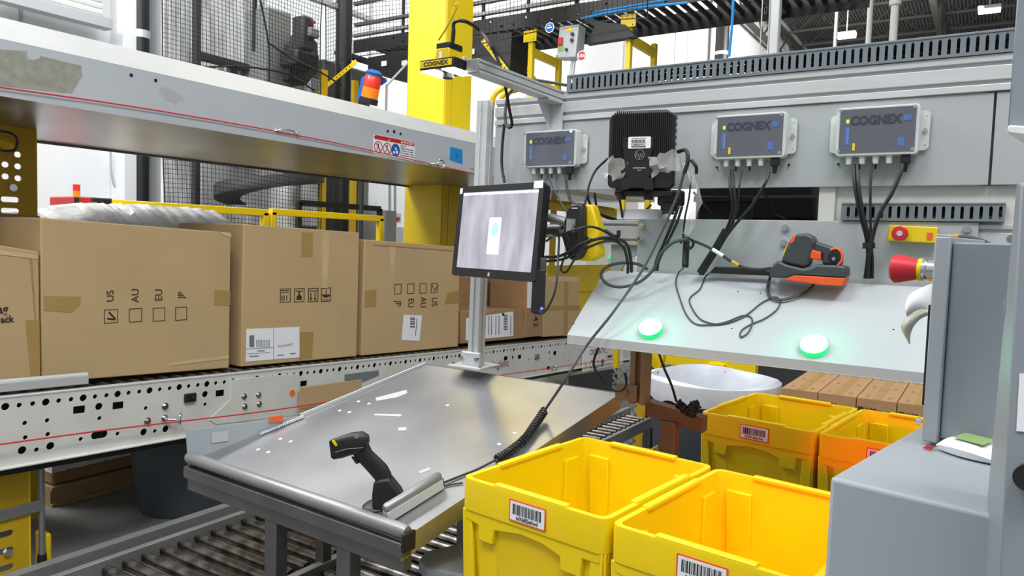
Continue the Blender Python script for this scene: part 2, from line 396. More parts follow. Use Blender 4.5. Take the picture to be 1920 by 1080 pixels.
for i, (px, y0, lb) in enumerate(((1566, 0, 'thin white drop pipe left of the middle ceiling lamp'), (1628, 0, 'white drop pipe just right of the middle ceiling lamp'), (1674, 0, 'jointed white sprinkler drop pipe with flange right of the middle lamp'))):
    p = P(px, 80, X=14-i*1.5); p.z -= .6; r = (.035, .045, .055)[i]*.9
    mb = MB().cyl((p.x, p.y, p.z-.4), (p.x, p.y, 12.5), r, n=10)
    if i == 2:
        for zz in (0, .5, 1.1): mb.cyl((p.x, p.y, p.z-.02+zz), (p.x, p.y, p.z+.05+zz), r*1.5, n=10)
        mb.cyl((p.x, p.y, p.z-.22), (p.x, p.y, p.z-.13), r*2.3, n=12)
    solo('drop_pipe', lb, 'pipe', mb, 'white_paint', group='sprinkler drop pipes')
# big galvanised slotted mast and blue air line
p = P(1441, 80, X=4.2)
mb = MB().plate([(-.045, -.6), (.0, -.6), (.0, 3), (-.045, 3)], [rect(-.025, -.5+.075*k, .012, .032) for k in range(44)], .01)
t = thing('slotted_mast', 'upright galvanised slotted strut rising behind the upper wire duct', 'strut', FS((p.x, p.y, p.z)))
part('slotted_flange', mb, 'gal', t); part('strut_body', MB().box((.026, 1.2, -.02), (.05, 3.6, .05)), 'alu', t, .006)
cable('air_line', 'thin blue air line hanging from the high conveyor', [P(1376, -30, X=4.8), P(1373, 40, X=4.8), P(1367, 106, X=4.8)], .009, 'blue_tape', cat='hose')

# ------------------------------------------------------------ boxes conveyor (slopes down to the right)
YC = 3.36
c0 = P(0, 748, Y=YC); c1 = P(1062, 638, Y=YC)
cx = (c1-c0).normalized(); CF = FR(c0, cx, (0, 0, 1)); CFI = CF.inverted()
def C2(px, py, Y=YC):
    p = CFI @ P(px, py, Y=Y) if Y != YC else CFI @ Pp(px, py, c0, Vector((0, -1, 0))); return (p.x, p.y)
bot = sum(C2(px, py)[1] for px, py in ((0, 872), (350, 822)))/2
LEN = C2(1185, 640)[0]
conv = thing('carton_conveyor', 'white sided roller conveyor carrying the brown cartons', 'conveyor', CF)
holes = []; bolts = []
def hr(px, py, w, h): x, y = C2(px, py); holes.append(rect(x, y, w, h))
def hc(px, py, r): x, y = C2(px, py); holes.append(circ(x, y, r))
for px, py in ((148, 768), (221, 760), (412, 737), (519, 725), (569, 719)): hr(px, py, .052, .034)
for px, py in ((185, 762), (384, 739), (544, 720)): hc(px, py, .017)
for px, py in ((46, 793), (88, 788), (47, 820), (89, 814), (186, 784), (273, 765), (384, 758), (151, 823), (220, 813), (290, 808), (68, 843)): hc(px, py, .0095)
for px, py in ((41, 844), (94, 836), (269, 810), (310, 804)): hc(px, py, .017)
x, y = C2(186, 815); holes.append(rrect(x, y, .075, .036, .017))
x, y = C2(413, 785); holes.append(rrect(x, y, .06, .02, .009))
x, y = C2(524, 769); holes.append(rrect(x, y, .06, .02, .009))
for px, py in ((948, 672), (974, 669), (1040, 662)): hr(px, py, .060, .036)
for px, py in ((961, 670), (1030, 661)): hc(px, py, .016)
for px, py in ((991, 674), (1003, 673), (1057, 664), (1068, 663), (1031, 673), (1002, 697), (1067, 676)): hc(px, py, .010)
x, y = C2(1028, 690); holes.append(rrect(x, y, .07, .03, .012))
k = 0; x = .02
while x < LEN-.05:
    if all(abs(x-h[0][0]) > 0 for h in holes): holes.append(circ(x, -.034, .0105 if k % 3 else .016, 10))
    x += .052; k += 1
side = MB().plate([(-.4, 0), (LEN, 0), (LEN, bot), (-.4, bot)], holes, .006)
part('side_plate', side, 'white_paint', conv)
part('hole_shade', MB().box((LEN/2-.2, bot/2-.01, -.05), (LEN+.35, -bot-.02, .05)), 'hole', conv, label='dark backing that paints the shade inside the holes')  # black backing stands in for the shade inside the frame
part('bottom_flange', MB().box((LEN/2-.2, bot, .012), (LEN+.4, .008, .035)), 'white_paint', conv, .002)
part('belt_guard', MB().box((LEN/2-.2, bot-.022, -.045), (LEN+.4, .036, .06)), 'black', conv, .004)
part('top_rail', MB().box((LEN/2-.2, .004, -.012), (LEN+.4, .012, .034)), 'alu', conv, .003)
xe = C2(168, 718)[0]; part('guide_rail', MB().box((xe/2-.25, .045, -.02), (xe+.5, .04, .03)).cyl((-.5, .063, -.02), (xe, .063, -.02), .014), 'alu', conv, .004)
WID = .74
rm = MB().cyl((0, 0, 0), (0, 0, -WID), .024, n=14); r0 = None; nr = int((LEN+.3)/.075)
for k in range(nr):
    M = Matrix.Translation((-.35+k*.075, -.012, -.04))
    if r0 is None:
        r0 = part('roller', rm, 'roller', conv); r0.matrix_local = M
    else:
        o = r0.copy(); COL.objects.link(o); o.matrix_local = M; W[o.name] = CF
part('far_side_plate', MB().box((LEN/2-.2, bot/2+.02, -WID-.06), (LEN+.4, -bot+.08, .008)), 'white_paint', conv)
# splice plate and bolts on the side
sp = [C2(431, 712), C2(497, 705), C2(560, 700), C2(560, 778), C2(404, 795), C2(390, 787), C2(431, 748)]
part('splice_plate', MB().prism(sp, .004, .008), 'white_paint', conv, .001)
bm_ = MB()
for px, py in ((456, 743), (483, 740), (457, 762), (484, 757), (308, 761), (275, 789), (307, 783)):
    x, y = C2(px, py); bm_.cyl((x, y, .004), (x, y, .009), .017, n=18).cyl((x, y, .009), (x, y, .020), .011, n=6)
part('side_bolts', bm_, 'chrome', conv)
for i, (px, py) in enumerate(((354, 745), (1005-0, 668),)):
    x, y = C2(px, py); q = part('sensor_block', MB().box((x, y, .012), (.062, .044, .018)).cyl((x+.008, y, .02), (x+.008, y, .032), .010, n=6), 'rubber' if i == 0 else 'duct', conv, .004)
x, y = C2(546, 737); part('orange_sticker', MB().prism(circ(x, y, .022, 6), .0085, .0105), 'orange_sticker', conv, label='torn orange sticker')
# eye bolts on the side
for px, py, pe in ((308, 785, (330, 791)), (1030, 689, (1043, 683))):
    x, y = C2(px, py); mb = MB().cyl((x, y, .004), (x, y, .03), .008, n=10)
    ring = [(x+.034+.0*a, y+.022*math.sin(a), .04+.022*math.cos(a)) for a in [2*PI*i/18 for i in range(19)]]
    if px < 500: mb.cyl((x, y, .03), (x+.03, y-.003, .045), .008, n=10); ring = [(x+.052+.012*math.cos(a), y+.026*math.sin(a), .05-.018*math.cos(a)) for a in [2*PI*i/18 for i in range(19)]]
    mb.tube(ring, .006, 8); part('eye_bolt', mb, 'chrome', conv)
pc = [P(px, py, Y=YC-.055) for px, py in ((-40, 839), (170, 810), (330, 791), (520, 768), (760, 731), (880, 712), (1040, 689), (1160, 672))]
cable('pull_cord', 'red safety pull cord strung along the carton conveyor side', pc, .0035, 'red_cord', 3, cat='cord')
# conveyor legs under the frame
def conv_leg(px0, px1, Yl, lb):
    a = P(px0, 950, Y=Yl); b2 = P(px1, 950, Y=Yl); w = b2.x-a.x; ztop = (CF @ Vector((a.x-c0.x, bot, 0))).z-.045
    t = thing('conveyor_leg', lb, 'support', FC((a.x, Yl, 0)))
    hs = [rrect(w*.42, .12+.075*k, w*.34, .028, .013) for k in range(int((ztop-.2)/.075))]
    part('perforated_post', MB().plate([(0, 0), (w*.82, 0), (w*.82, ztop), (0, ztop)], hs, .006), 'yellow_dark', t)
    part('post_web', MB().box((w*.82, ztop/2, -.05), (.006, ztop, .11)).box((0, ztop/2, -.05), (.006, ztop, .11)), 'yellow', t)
    part('foot_tube', MB().cyl((w*1.0, .12, .0), (w*1.0, ztop, .0), .013, n=12), 'tube', t)
    part('foot_sleeve', MB().cyl((w*1.0, 0, 0), (w*1.0, .13, .0), .022, .018, n=12), 'black', t)
    part('foot_guard', MB().box((w*1.12, .11, -.06), (.03, .2, .10)), 'yellow', t, .012)
    part('clamp_bar', MB().box((w*.45, .36, .012), (w*1.05, .05, .012)), 'tube', t, .002)
    part('bolt', MB().cyl((w*.5, .19, .0), (w*.5, .19, .02), .016, n=6), 'chrome', t)
    return t
conv_leg(-60, 78, 3.5, 'yellow perforated conveyor leg at the lower left with a grey foot tube')
GY = 4.32
p = P(68, 330, Y=GY); t = thing('guard_post', 'yellow perforated upright under the left end of the metal beam', 'support', FC((p.x, GY, 0)))
hs = [rrect(-.13, .0+z_, .085, .028, .012) for z_ in [P(35, yy, Y=GY).z for yy in (375, 396)]]+[rrect(x_, z_, .034, .03, .014) for x_, z_ in [(-.15, P(25, yy, Y=GY).z) for yy in (310, 332)]+[(-.09, P(43, yy, Y=GY).z) for yy in (291, 313, 335)]]
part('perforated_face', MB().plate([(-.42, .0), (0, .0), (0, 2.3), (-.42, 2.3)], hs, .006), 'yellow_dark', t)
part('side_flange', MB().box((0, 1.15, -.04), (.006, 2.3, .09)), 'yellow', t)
q = P(22, 352, Y=GY); part('bolt', MB().cyl((q.x-p.x, q.z, 0), (q.x-p.x, q.z, .02), .02, n=8), 'chrome', t)
cable('strap_tube', 'yellow tube with a black hose loop under the beam at the left edge', [P(-30, 255, Y=3.9), P(8, 266, Y=3.9), P(24, 276, Y=3.9)], .03, 'yellow_dark', cat='tube')
cable('hose', 'black hose looping around the yellow tube at the left edge', [P(-10, 244, Y=3.85), P(20, 250, Y=3.8), P(32, 262, Y=3.8), P(28, 280, Y=3.8), P(10, 283, Y=3.8), P(-10, 278, Y=3.85)], .006, 'black')

# ------------------------------------------------------------ overhead metal beam
z1 = P(0, 72, Y=YC).z; z0 = P(0, 180, Y=YC).z
yb = P(0, 255, Z=z0).y; q = P(0, 32, Y=YC+.12)
XE = P(1228, 370, Y=YC).x
bz = [(YC, z0), (YC, z1), (YC+.12, q.z), (YC+.135, q.z), (YC+.135, z1-.02), (yb, z0+.03), (yb, z0)]
beam = thing('overhead_beam', 'long folded metal beam above the cartons with stickers and holes', 'beam', FC((1.2, YC, z0)))
mb = MB(); x0_, x1_ = .9, XE
pts = [(y, z) for y, z in bz]; n = len(pts)
vs = [(x0_, y, z) for y, z in pts]+[(x1_, y, z) for y, z in pts]
mb.add(vs, [tuple(range(n)), tuple(range(2*n-1, n-1, -1))]); mb.m = [0, 0]
for i in range(n):
    mb.add([vs[i], vs[(i+1) % n], vs[n+(i+1) % n], vs[n+i]], [(0, 1, 2, 3)], 1 if i == 1 else (2 if i == n-1 else 0))
part('beam_body', mb, ['beam', 'beam_top', 'steel'], beam, 0, world=True)
part('lip', MB().box(((x0_+x1_)/2, yb, z0-.005), (x1_-x0_, .01, .02)), 'steel_dark', beam, world=True)
def B(px, py, dz=0): p = P(px, py, Y=YC); return (p.x-1.2, p.z-z0)
hm = MB()
for px, py, r in ((246, 141, .0085), (292, 151, .0085), (727, 246, .010), (739, 247, .012), (751, 251, .010)):
    x, y = B(px, py); hm.cyl((x, y, -.001), (x, y, .0008), r, n=14)
part('bolt_holes', hm, 'hole', beam, label='small round dark holes')
def torn(pts, z=.001): return MB().prism([B(*p) for p in pts], 0, z)
mat('residue', (158, 160, 148), .6, .1, .2, 30)
part('sticker_residue', torn([(-8, 92), (18, 94), (50, 96), (52, 110), (62, 113), (73, 110), (76, 105), (152, 123), (154, 142), (134, 175), (-8, 160)]), 'residue', beam, label='bare patch left by a peeled sticker')
part('paint_chip', torn([(296, 168), (303, 162), (318, 167), (330, 172), (345, 183), (343, 190), (333, 186), (331, 199), (325, 190), (310, 188), (305, 178)]), 'beam_top', beam, label='torn tape remnant')
part('cord_loop', MB().tube(spline([(*B(515, 245), .002), (*B(527, 243), .018), (*B(545, 246), .018), (*B(553, 250), .002)], 5), .004).cyl((*B(519, 244), 0), (*B(519, 244), .012), .009).cyl((*B(557, 251), 0), (*B(557, 251), .014), .010), 'chrome', beam)
x, y = B(806, 307); part('cord_clip', MB().cyl((x, y, 0), (x+.02, y, .04), .006).tube([(x+.07+.035*math.cos(a), y+.004+.028*math.sin(a), .045) for a in [2*PI*i/16 for i in range(17)]], .005), 'chrome', beam)
x, y = B(886, 315); part('cord_clip', MB().tube(spline([(x-.03, y, .002), (x, y+.006, .02), (x+.035, y, .02), (x+.04, y-.012, .01)], 5), .004), 'chrome', beam)
# danger label
cs = [B(*p) for p in ((700, 251), (778, 272), (778, 301), (700, 290))]
lx0, lx1 = cs[0][0], cs[1][0]; ly1 = cs[0][1]; ly0 = cs[3][1]
cx_, cy_, lw, lh = (lx0+lx1)/2, (ly0+ly1)/2, lx1-lx0, ly1-ly0
lab = part('danger_label', MB().prism(rrect(cx_, cy_, lw, lh, .022), 0, .0012), 'paper', beam, label='white and red danger label with three round symbols')
part('label_print', MB().prism([(lx0+.012, ly1-.03), (lx1-.006, ly1-.03), (lx1-.006, ly1-.015), (lx1-.02, ly1-.003), (lx0+.02, ly1-.003), (lx0+.006, ly1-.015)], .0012, .0018), 'red', lab)
part('label_title', MB().text('DANGER', .024, T(lx0+lw*.80, ly1-.017, .002), squash=1.3), 'paper', lab)
part('label_title', MB().prism([(lx0+lw*.34, ly1-.026), (lx0+lw*.38, ly1-.026), (lx0+lw*.36, ly1-.008)], .0018, .0022).prism([(lx0+lw*.64, ly1-.026), (lx0+lw*.68, ly1-.026), (lx0+lw*.66, ly1-.008)], .0018, .0022), 'yellow', lab)
ic = MB(); w_ = .105
for k, fx in enumerate((.115, .32)):
    xx = lx0+lw*fx; yy = cy_-.012
    o_ = circ(xx, yy, .04, 20, .95)
    ic.plate([(a*1, b2) for a, b2 in o_], [circ(xx, yy, .034, 20, .95)], .0006, T(0, 0, .0016)); ic.box((xx, yy, .0018), (.066, .006, .0004), T(xx, yy, 0) @ Rz(-45) @ T(-xx, -yy, 0))
part('prohibition_signs', ic, 'red', lab)
ic = MB()
for k, fx in enumerate((.115, .32)):
    xx = lx0+lw*fx; yy = cy_-.012
    ic.cyl((xx, yy+.018, .0014), (xx, yy+.018, .0017), .006, n=10).box((xx, yy+.002, .0016), (.008, .024, .0004)).box((xx-.006, yy-.018, .0016), (.005, .022, .0004), T(xx, yy, 0) @ Rz(-20) @ T(-xx, -yy, 0)).box((xx+.006, yy-.018, .0016), (.005, .022, .0004), T(xx, yy, 0) @ Rz(20) @ T(-xx, -yy, 0))
part('symbol_figures', ic, 'ink_black', lab)
xx = lx0+lw*.52; part('instruction_sign', MB().cyl((xx, cy_-.012, .0012), (xx, cy_-.012, .0018), .043, n=20), 'blue', lab)
part('instruction_figure', MB().ball((xx+.002, cy_-.004, .001), .013, 8, sc=(1, 1, .1)).box((xx-.014, cy_-.028, .0018), (.02, .014, .001)).box((xx+.014, cy_-.024, .0018), (.018, .02, .001)), 'paper', lab)
tm = MB()
for i, s_ in enumerate(('KEEP OFF.', 'Walking, sitting, standing', 'on conveyor or modules', 'will cause injury or death.', 'Keep hands clear of rollers')): tm.text(s_, .0135, T(lx0+lw*.635, ly1-.043-i*.0155, .0016), align='LEFT')
part('small_print', tm, 'ink_black', lab)
x, y = B(855, 291); part('tape_note', MB().prism([B(844, 275), B(867, 281), B(867, 308), B(843, 300)], 0, .0015), 'blue_tape', beam, label='square of blue masking tape')
part('pen_mark', MB().text('?', .05, T(x+.01, y-.003, .002) @ Rz(-10)), 'ink_black', beam)
cc = [P(px, py, Y=YC-.012) for px, py in ((-60, 155), (300, 208), (620, 266), (895, 327))]
cable('pull_cord', 'thin red cord stretched along the front of the overhead beam', cc, .0032, 'red_cord', 3, cat='cord')

# ------------------------------------------------------------ cartons on the conveyor
def carton(name, lb, cs, Y, depth, m='card', tilt=None, grp='cartons riding on the conveyor', jit=.004):
    """cs: front face corners in the photo (tl, tr, br, bl), face near plane Y"""
    fr = [P(px, py, Y=Y) for px, py in cs]
    for k_ in (2, 3):
        zr = (CF @ Vector(((fr[k_]-c0).dot(cx), .0135, 0))).z
        if Y < 3.6: fr[k_].z = max(fr[k_].z, zr)
        else: fr[k_].z = zr
    o = fr[3].copy()
    bk = [v+Vector((0, depth, 0)) for v in fr]
    t = thing(name, lb, 'carton', FC((o.x, o.y, o.z)), grp)
    body = MB(); body.hexa([fr[i] for i in (3, 2, 1, 0)], [bk[i] for i in (3, 2, 1, 0)])
    part('carton_body', body, m, t, .006, world=True, seg=3)
    # flap seam on top
    mid = depth/2; a = fr[0]+Vector((0, mid, .0006)); b2 = fr[1]+Vector((0, mid, .0006))
    part('top_tape', MB().hexa([a+Vector((0, -.03, 0)), b2+Vector((0, -.03, 0)), b2+Vector((0, .03, 0)), a+Vector((0, .03, 0))], [a+Vector((0, -.03, .001)), b2+Vector((0, -.03, .001)), b2+Vector((0, .03, .001)), a+Vector((0, .03, .001))]), 'tape', t, world=True)
    t['_y'] = Y; return t
YB = 3.46
def loc(t, px, py):
    Y = t['_y']; p = W[t.name].inverted() @ P(px, py, Y=Y); return (p.x, p.y)
PC = [0]
def patch(t, pts, m, z=.0012, name='tape_strip', label=None, base=.0):
    PC[0] = (PC[0]+1) % 5; z = z+.00022*PC[0]
    return part(name, MB().prism([loc(t, *p) for p in pts], base, base+z), m, t, label=label)
def frame2(t, px, py, vx=(1, 0), base=.001):
    x, y = loc(t, px, py); return T(x, y, base)
def scale_at(t, px, py):
    a = loc(t, px-10, py); b2 = loc(t, px+10, py); return abs(b2[0]-a[0])/20
def vscale_at(t, px, py):
    a = loc(t, px, py-10); b2 = loc(t, px, py+10); return abs(b2[1]-a[1])/20
US = carton('shipping_carton', 'large carton with US box ticked at far left', [(76, 408), (433, 436), (430, 690), (79, 718)], YB, .44)
MK = carton('shipping_carton', 'tall carton printed with four handling symbols and a white label', [(457, 420), (674, 436), (669, 668), (452, 688)], YB, .60, 'card_b')
JP = carton('shipping_carton', 'carton with tick boxes above US and a small barcode label', [(684, 449), (863, 463), (859, 650), (678, 667)], YB, .58, 'card_b')
AG = carton('shipping_carton', 'taped carton printed ag and ack at the left picture edge', [(-120, 440), (73, 472), (76, 716), (-120, 735)], YB, .45, 'card')
LB = carton('shipping_carton', 'low carton with crumpled white shipping label behind the steel pole', [(864, 583), (980, 580), (984, 634), (864, 645)], YB+.02, .40, 'card_dark')
F2 = carton('shipping_carton', 'narrow carton marked 42 beside the blue light', [(988, 520), (1019, 522), (1016, 630), (985, 633)], YB, .4, 'card_dark')
TL = carton('shipping_carton', 'tall taped carton next to the carton marked 42', [(1021, 521), (1086, 519), (1088, 628), (1018, 632)], YB-.0, .40, 'card')
BH = carton('shipping_carton', 'dark carton lying behind the low labelled carton', [(864, 520), (992, 522), (992, 625), (864, 632)], YB+.46, .25, 'card_dark')
bk = P(40, 405, Y=4.5)
cb = carton('shipping_carton', 'brown carton standing behind the ag and ack carton', [(-100, 396), (76, 405), (78, 600), (-100, 600)], YB+.46, .20, 'card_inner')
def ptext(t, s, px, py, hpx, rot=0, m='ink', mirror=False, bold=0, parent=None, base=.0012, hs=1.0):
    sc = vscale_at(t, px, py); sh = scale_at(t, px, py)
    x, y = loc(t, px, py); k = sh/sc*hs
    D = Matrix.Diagonal((k, 1, 1, 1))
    M = T(x, y, base) @ D @ Rz(rot)
    return MB().text(s, hpx*sc*1.38, M, bold=bold)
def wbox(t, px, py, w, h, lw=1.6, tilt=0):
    sx_ = scale_at(t, px, py); sy_ = vscale_at(t, px, py); x, y = loc(t, px, py)
    return MB().plate(rect(0, 0, w*sx_, h*sy_), [rect(0, 0, (w-2*lw)*sx_, (h-2*lw)*sy_)], .0008, T(x, y, .001) @ Rz(tilt))
pr = MB()
for s_, px, py in (('US', 207, 555), ('AU', 254, 554), ('EU', 298, 553), ('JP', 340, 553)):
    q_ = ptext(US, s_, px, py, 14 if s_ != 'JP' else 12, 90, hs=1.0); pr.add(q_.v, q_.f)
for px, py, w in ((208, 593, 26), (254, 591, 24.5), (298, 589.5, 23), (339.5, 588, 22)):
    q_ = wbox(US, px, py, w, 26-.3*(px-208)/40, 1.2); pr.add(q_.v, q_.f)
part('printed_text', pr, 'ink', US)
part('pen_tick', MB().tube([(*loc(US, 201, 597), .001), (*loc(US, 213, 599), .001), (*loc(US, 203, 584), .001)][0:2]+[(*loc(US, 216, 598), .001), (*loc(US, 204, 585), .001)], .0035, 6), 'ink_black', US)
patch(US, [(82, 555), (152, 556), (150, 572), (134, 586), (82, 582)], 'tape'); patch(US, [(402, 543), (432, 546), (431, 573), (401, 571)], 'tape')
patch(US, [(318, 681), (428, 666), (429, 672), (318, 686)], 'clear_tape')
patch(US, [(410, 435), (433, 438), (433, 446), (418, 441)], 'clear_tape')
# handling marks
pr = MB()
for px in (535, 561, 587, 611): q_ = wbox(MK, px, 554-.06*(px-535)/3, 20-(px-535)*.02, 26, 1.2); pr.add(q_.v, q_.f)
q_ = ptext(MK, '10', 534, 558, 10, 180); pr.add(q_.v, q_.f)
def poly(t, pts): pr.prism([loc(t, *p) for p in pts], .001, .0016)
poly(MK, [(527, 544), (542, 544), (542, 545.5), (527, 545.5)]); poly(MK, [(527, 548), (542, 548), (542, 549.2), (527, 549.2)])
poly(MK, [(554, 545), (568, 545), (568, 546.5), (562.5, 546.5), (562, 552), (566, 556), (565, 563), (562, 561), (560, 563), (558, 561), (556, 563), (556, 556), (560, 552), (559.5, 546.5), (554, 546.5)])
poly(MK, [(578, 544.5), (595, 544.5), (595, 546), (578, 546)])
for xx in (582.5, 590.5): poly(MK, [(xx-.8, 548), (xx+.8, 548), (xx+.8, 559), (xx+2.5, 559), (xx, 564), (xx-2.5, 559), (xx-.8, 559)])
poly(MK, [(603, 552), (619, 552), (617, 556), (611, 558), (605, 556)]); poly(MK, [(610.5, 543), (611.7, 543), (611.7, 552), (610.5, 552)])
for xx, yy in ((604, 561), (608, 560), (612, 561), (616, 560), (606, 564), (610, 563.5), (614, 564)): poly(MK, [(xx, yy), (xx+1.8, yy), (xx+1.8, yy+1.8), (xx, yy+1.8)])
part('printed_symbols', pr, 'ink', MK)
patch(MK, [(565, 435), (587, 436), (586, 482), (565, 481)], 'tape'); patch(MK, [(562, 622), (588, 622), (584, 672), (560, 674)], 'tape')
patch(MK, [(604, 436), (618, 437), (614, 540), (604, 540)], 'clear_tape', .0015)
lb_ = patch(MK, [(462, 617), (561, 613), (561, 670), (461, 678)], 'paper', .0015, 'shipping_label', 'white two panel shipping label')
pr = MB()
for a in (((461, 654), (512, 651), (512, 652), (461, 655)), ((512, 615), (512.8, 615), (512.8, 674), (512, 674)), ((467, 629), (476, 628), (476, 651), (467, 651)), ((463, 663), (505, 660), (505, 661), (463, 664))): poly(MK, a)
for k in range(9): poly(MK, [(480+k*3, 637), (481.2+k*3, 637), (481.2+k*3, 651), (480+k*3, 651)])
for a, w in (((520, 665), 12), ((543, 662), 11), ((482, 657), 14), ((467, 667), 18)): poly(MK, [(a[0], a[1]), (a[0]+w, a[1]-.6), (a[0]+w, a[1]+1.6), (a[0], a[1]+2.2)])
mbp = MB(); mbp.add([(x, y, z+.0014) for x, y, z in pr.v[0:0]], []); lbl2 = MB()
lbl2.add([(v[0], v[1], v[2]+.0012) for v in pr.v], pr.f)
q_ = ptext(MK, '20009S9794', 535, 647, 5.2, 180, base=.002, hs=.8); lbl2.add(q_.v, q_.f)
part('label_print', lbl2, 'duct', lb_)
# JP carton
pr = MB()
for px in (746, 770, 793): q_ = wbox(JP, px, 542-(px-746)*.03, 13, 19, 1); pr.add(q_.v, q_.f)
q_ = wbox(JP, 814, 540, 12, 18, 1); pr.add(q_.v, q_.f)
for s_, px, py in (('JP', 746, 569), ('EU', 770, 568), ('AU', 793, 567), ('US', 814, 566)): q_ = ptext(JP, s_, px, py, 10.5, -90, hs=1.05); pr.add(q_.v, q_.f)
part('printed_text', pr, 'ink', JP)
part('pen_tick', MB().tube([(*loc(JP, 810, 534), .001), (*loc(JP, 814, 546), .001), (*loc(JP, 821, 535), .001)], .003, 6), 'ink_black', JP)
lb_ = patch(JP, [(757, 590), (791, 592), (786, 639), (753, 638)], 'paper', .0015, 'shipping_label', 'white label with a barcode')
pr = MB()
for k in range(9): poly(JP, [(768.5, 594+k*2.4), (777.5, 594.3+k*2.4), (777.5, 595.3+k*2.4+(k % 2)*.6), (768.5, 595+k*2.4+(k % 2)*.6)])
poly(JP, [(781, 596), (782, 596), (779, 630), (778, 630)])
l2 = MB().add([(v[0], v[1], v[2]+.0012) for v in pr.v], pr.f); part('label_print', l2, 'ink_black', lb_)
patch(JP, [(684, 545), (705, 543), (705, 575), (683, 576)], 'tape'); patch(JP, [(838, 549), (861, 545), (861, 567), (833, 571)], 'tape')
patch(JP, [(730, 462), (742, 463), (737, 520), (734, 520)], 'clear_tape'); patch(JP, [(700, 458), (862, 470), (862, 472), (700, 460)], 'card_dark')
# AG carton
pr = MB(); q_ = ptext(AG, 'ag', 5, 580, 17, 0, bold=.001); pr.add(q_.v, q_.f); q_ = ptext(AG, 'ack', 13, 599, 13, 0, bold=.001); pr.add(q_.v, q_.f)
part('printed_text', pr, 'ink', AG); patch(AG, [(-10, 468), (70, 478), (72, 486), (-10, 476)], 'clear_tape'); patch(AG, [(47, 600), (74, 600), (75, 712), (58, 714)], 'tape')
patch(AG, [(55, 480), (60, 482), (68, 600), (65, 600)], 'card_dark')
# low label carton
lb_ = patch(LB, [(874, 597), (962, 584), (962, 630), (873, 638)], 'paper', .002, 'shipping_label', 'crumpled white shipping label')
pr = MB()
for k in range(10): poly(LB, [(944, 590+k*3), (951, 590+k*3), (951, 591.5+k*3), (944, 591.5+k*3)])
poly(LB, [(941, 587), (945, 587), (945, 592), (941, 592)])
for xx in (916, 921, 929, 935, 957): poly(LB, [(xx, 592), (xx+1, 592), (xx+.4, 628), (xx-.6, 628)])
l2 = MB().add([(v[0], v[1], v[2]+.0016) for v in pr.v], pr.f); part('label_print', l2, 'ink_black', lb_)
part('handwriting', MB().text('42', .11, T(*loc(F2, 1004, 603), .0012) @ Rz(-90), bold=.001), 'ink', F2)
patch(F2, [(989, 522), (998, 522), (996, 578), (988, 578)], 'paper', .0015, 'shipping_label')
patch(TL, [(1021, 574), (1087, 572), (1087, 580), (1021, 582)], 'tape'); patch(TL, [(1058, 521), (1066, 521), (1064, 630), (1056, 630)], 'tape')
patch(TL, [(1028, 521), (1086, 520), (1086, 530), (1050, 527), (1030, 531)], 'clear_tape')
for t in (US, MK, JP, AG, LB, F2, TL, BH, cb): del t['_y']
# stretch-wrapped pallet behind (its foot shows below the conveyor)
a = P(118, 966, Z=0); px0_ = a.x+.02; py0_ = a.y+.16; px1_ = P(466, 420, Y=py0_).x
t = thing('pallet', 'wooden pallet on the floor under the carton conveyor', 'pallet', T(px0_, py0_, 0)); pw = px1_-px0_
part('deck_board', MB().box((pw/2, .45, .105), (pw, .9, .02)), 'wood', t)
for y_ in (.05, .45, .85): part('stringer', MB().box((pw/2, y_, .056), (pw, .06, .076)), 'wood', t)
part('bottom_board', MB().box((pw/2, .05, .009), (pw, .10, .018)), 'wood', t); part('bottom_board', MB().box((pw/2, .85, .009), (pw, .10, .018)), 'wood', t)
t = thing('wrapped_cartons', 'stretch wrapped carton stack standing on the wooden pallet behind the US carton', 'carton stack', T(px0_, py0_, .116))
part('carton_stack', MB().box((px0_+pw/2, py0_+.45, .79), (pw-.03, .84, 1.34)), 'card_dark', t, .012, world=True)
for k in range(3): part('printed_band', MB().box((px0_+pw/2, py0_+.028, .20+.42*k), (pw-.08, .003, .018)), 'ink', t, world=True)
rr = random.Random(4); N = 60; loops = []; edge = [(75, 396), (110, 386), (150, 382), (250, 383), (330, 387), (400, 395), (440, 401), (462, 409), (470, 418)]
for i in range(N):
    x = px0_+pw*i/(N-1); px = FPX*0+0
    # film outline, its top sloped upward to catch the lamp behind
    best = None
    for (ax, ay), (bx_, by_) in zip(edge, edge[1:]):
        xa, xb = P(ax, ay, Y=py0_+.4).x, P(bx_, by_, Y=py0_+.4).x
        if xa <= x <= xb or (best is None): best = P(ax+(bx_-ax)*min(1, max(0, (x-xa)/(xb-xa))), ay+(by_-ay)*min(1, max(0, (x-xa)/(xb-xa))), Y=py0_+.4).z
    zt = best+rr.uniform(-.012, .010)
    loops.append([(x, py0_+.01+rr.uniform(-.012, .0), .2), (x, py0_+.01+rr.uniform(-.01, .0), 1.2), (x, py0_+.005+rr.uniform(-.01, .01), 1.48), (x, py0_+.03+rr.uniform(-.01, .01), 1.55+rr.uniform(-.01, .01)), (x, py0_+.12, 1.56+(zt-1.56)*.35+rr.uniform(-.012, .012)), (x, py0_+.24, 1.56+(zt-1.56)*.7+rr.uniform(-.010, .010)), (x, py0_+.4, zt), (x, py0_+.8, zt-.02), (x, py0_+.9, zt-.1), (x, py0_+.9, .2)])
part('stretch_film', MB().loft(loops), 'filmthick', t, world=True, label='shiny crumpled stretch film')
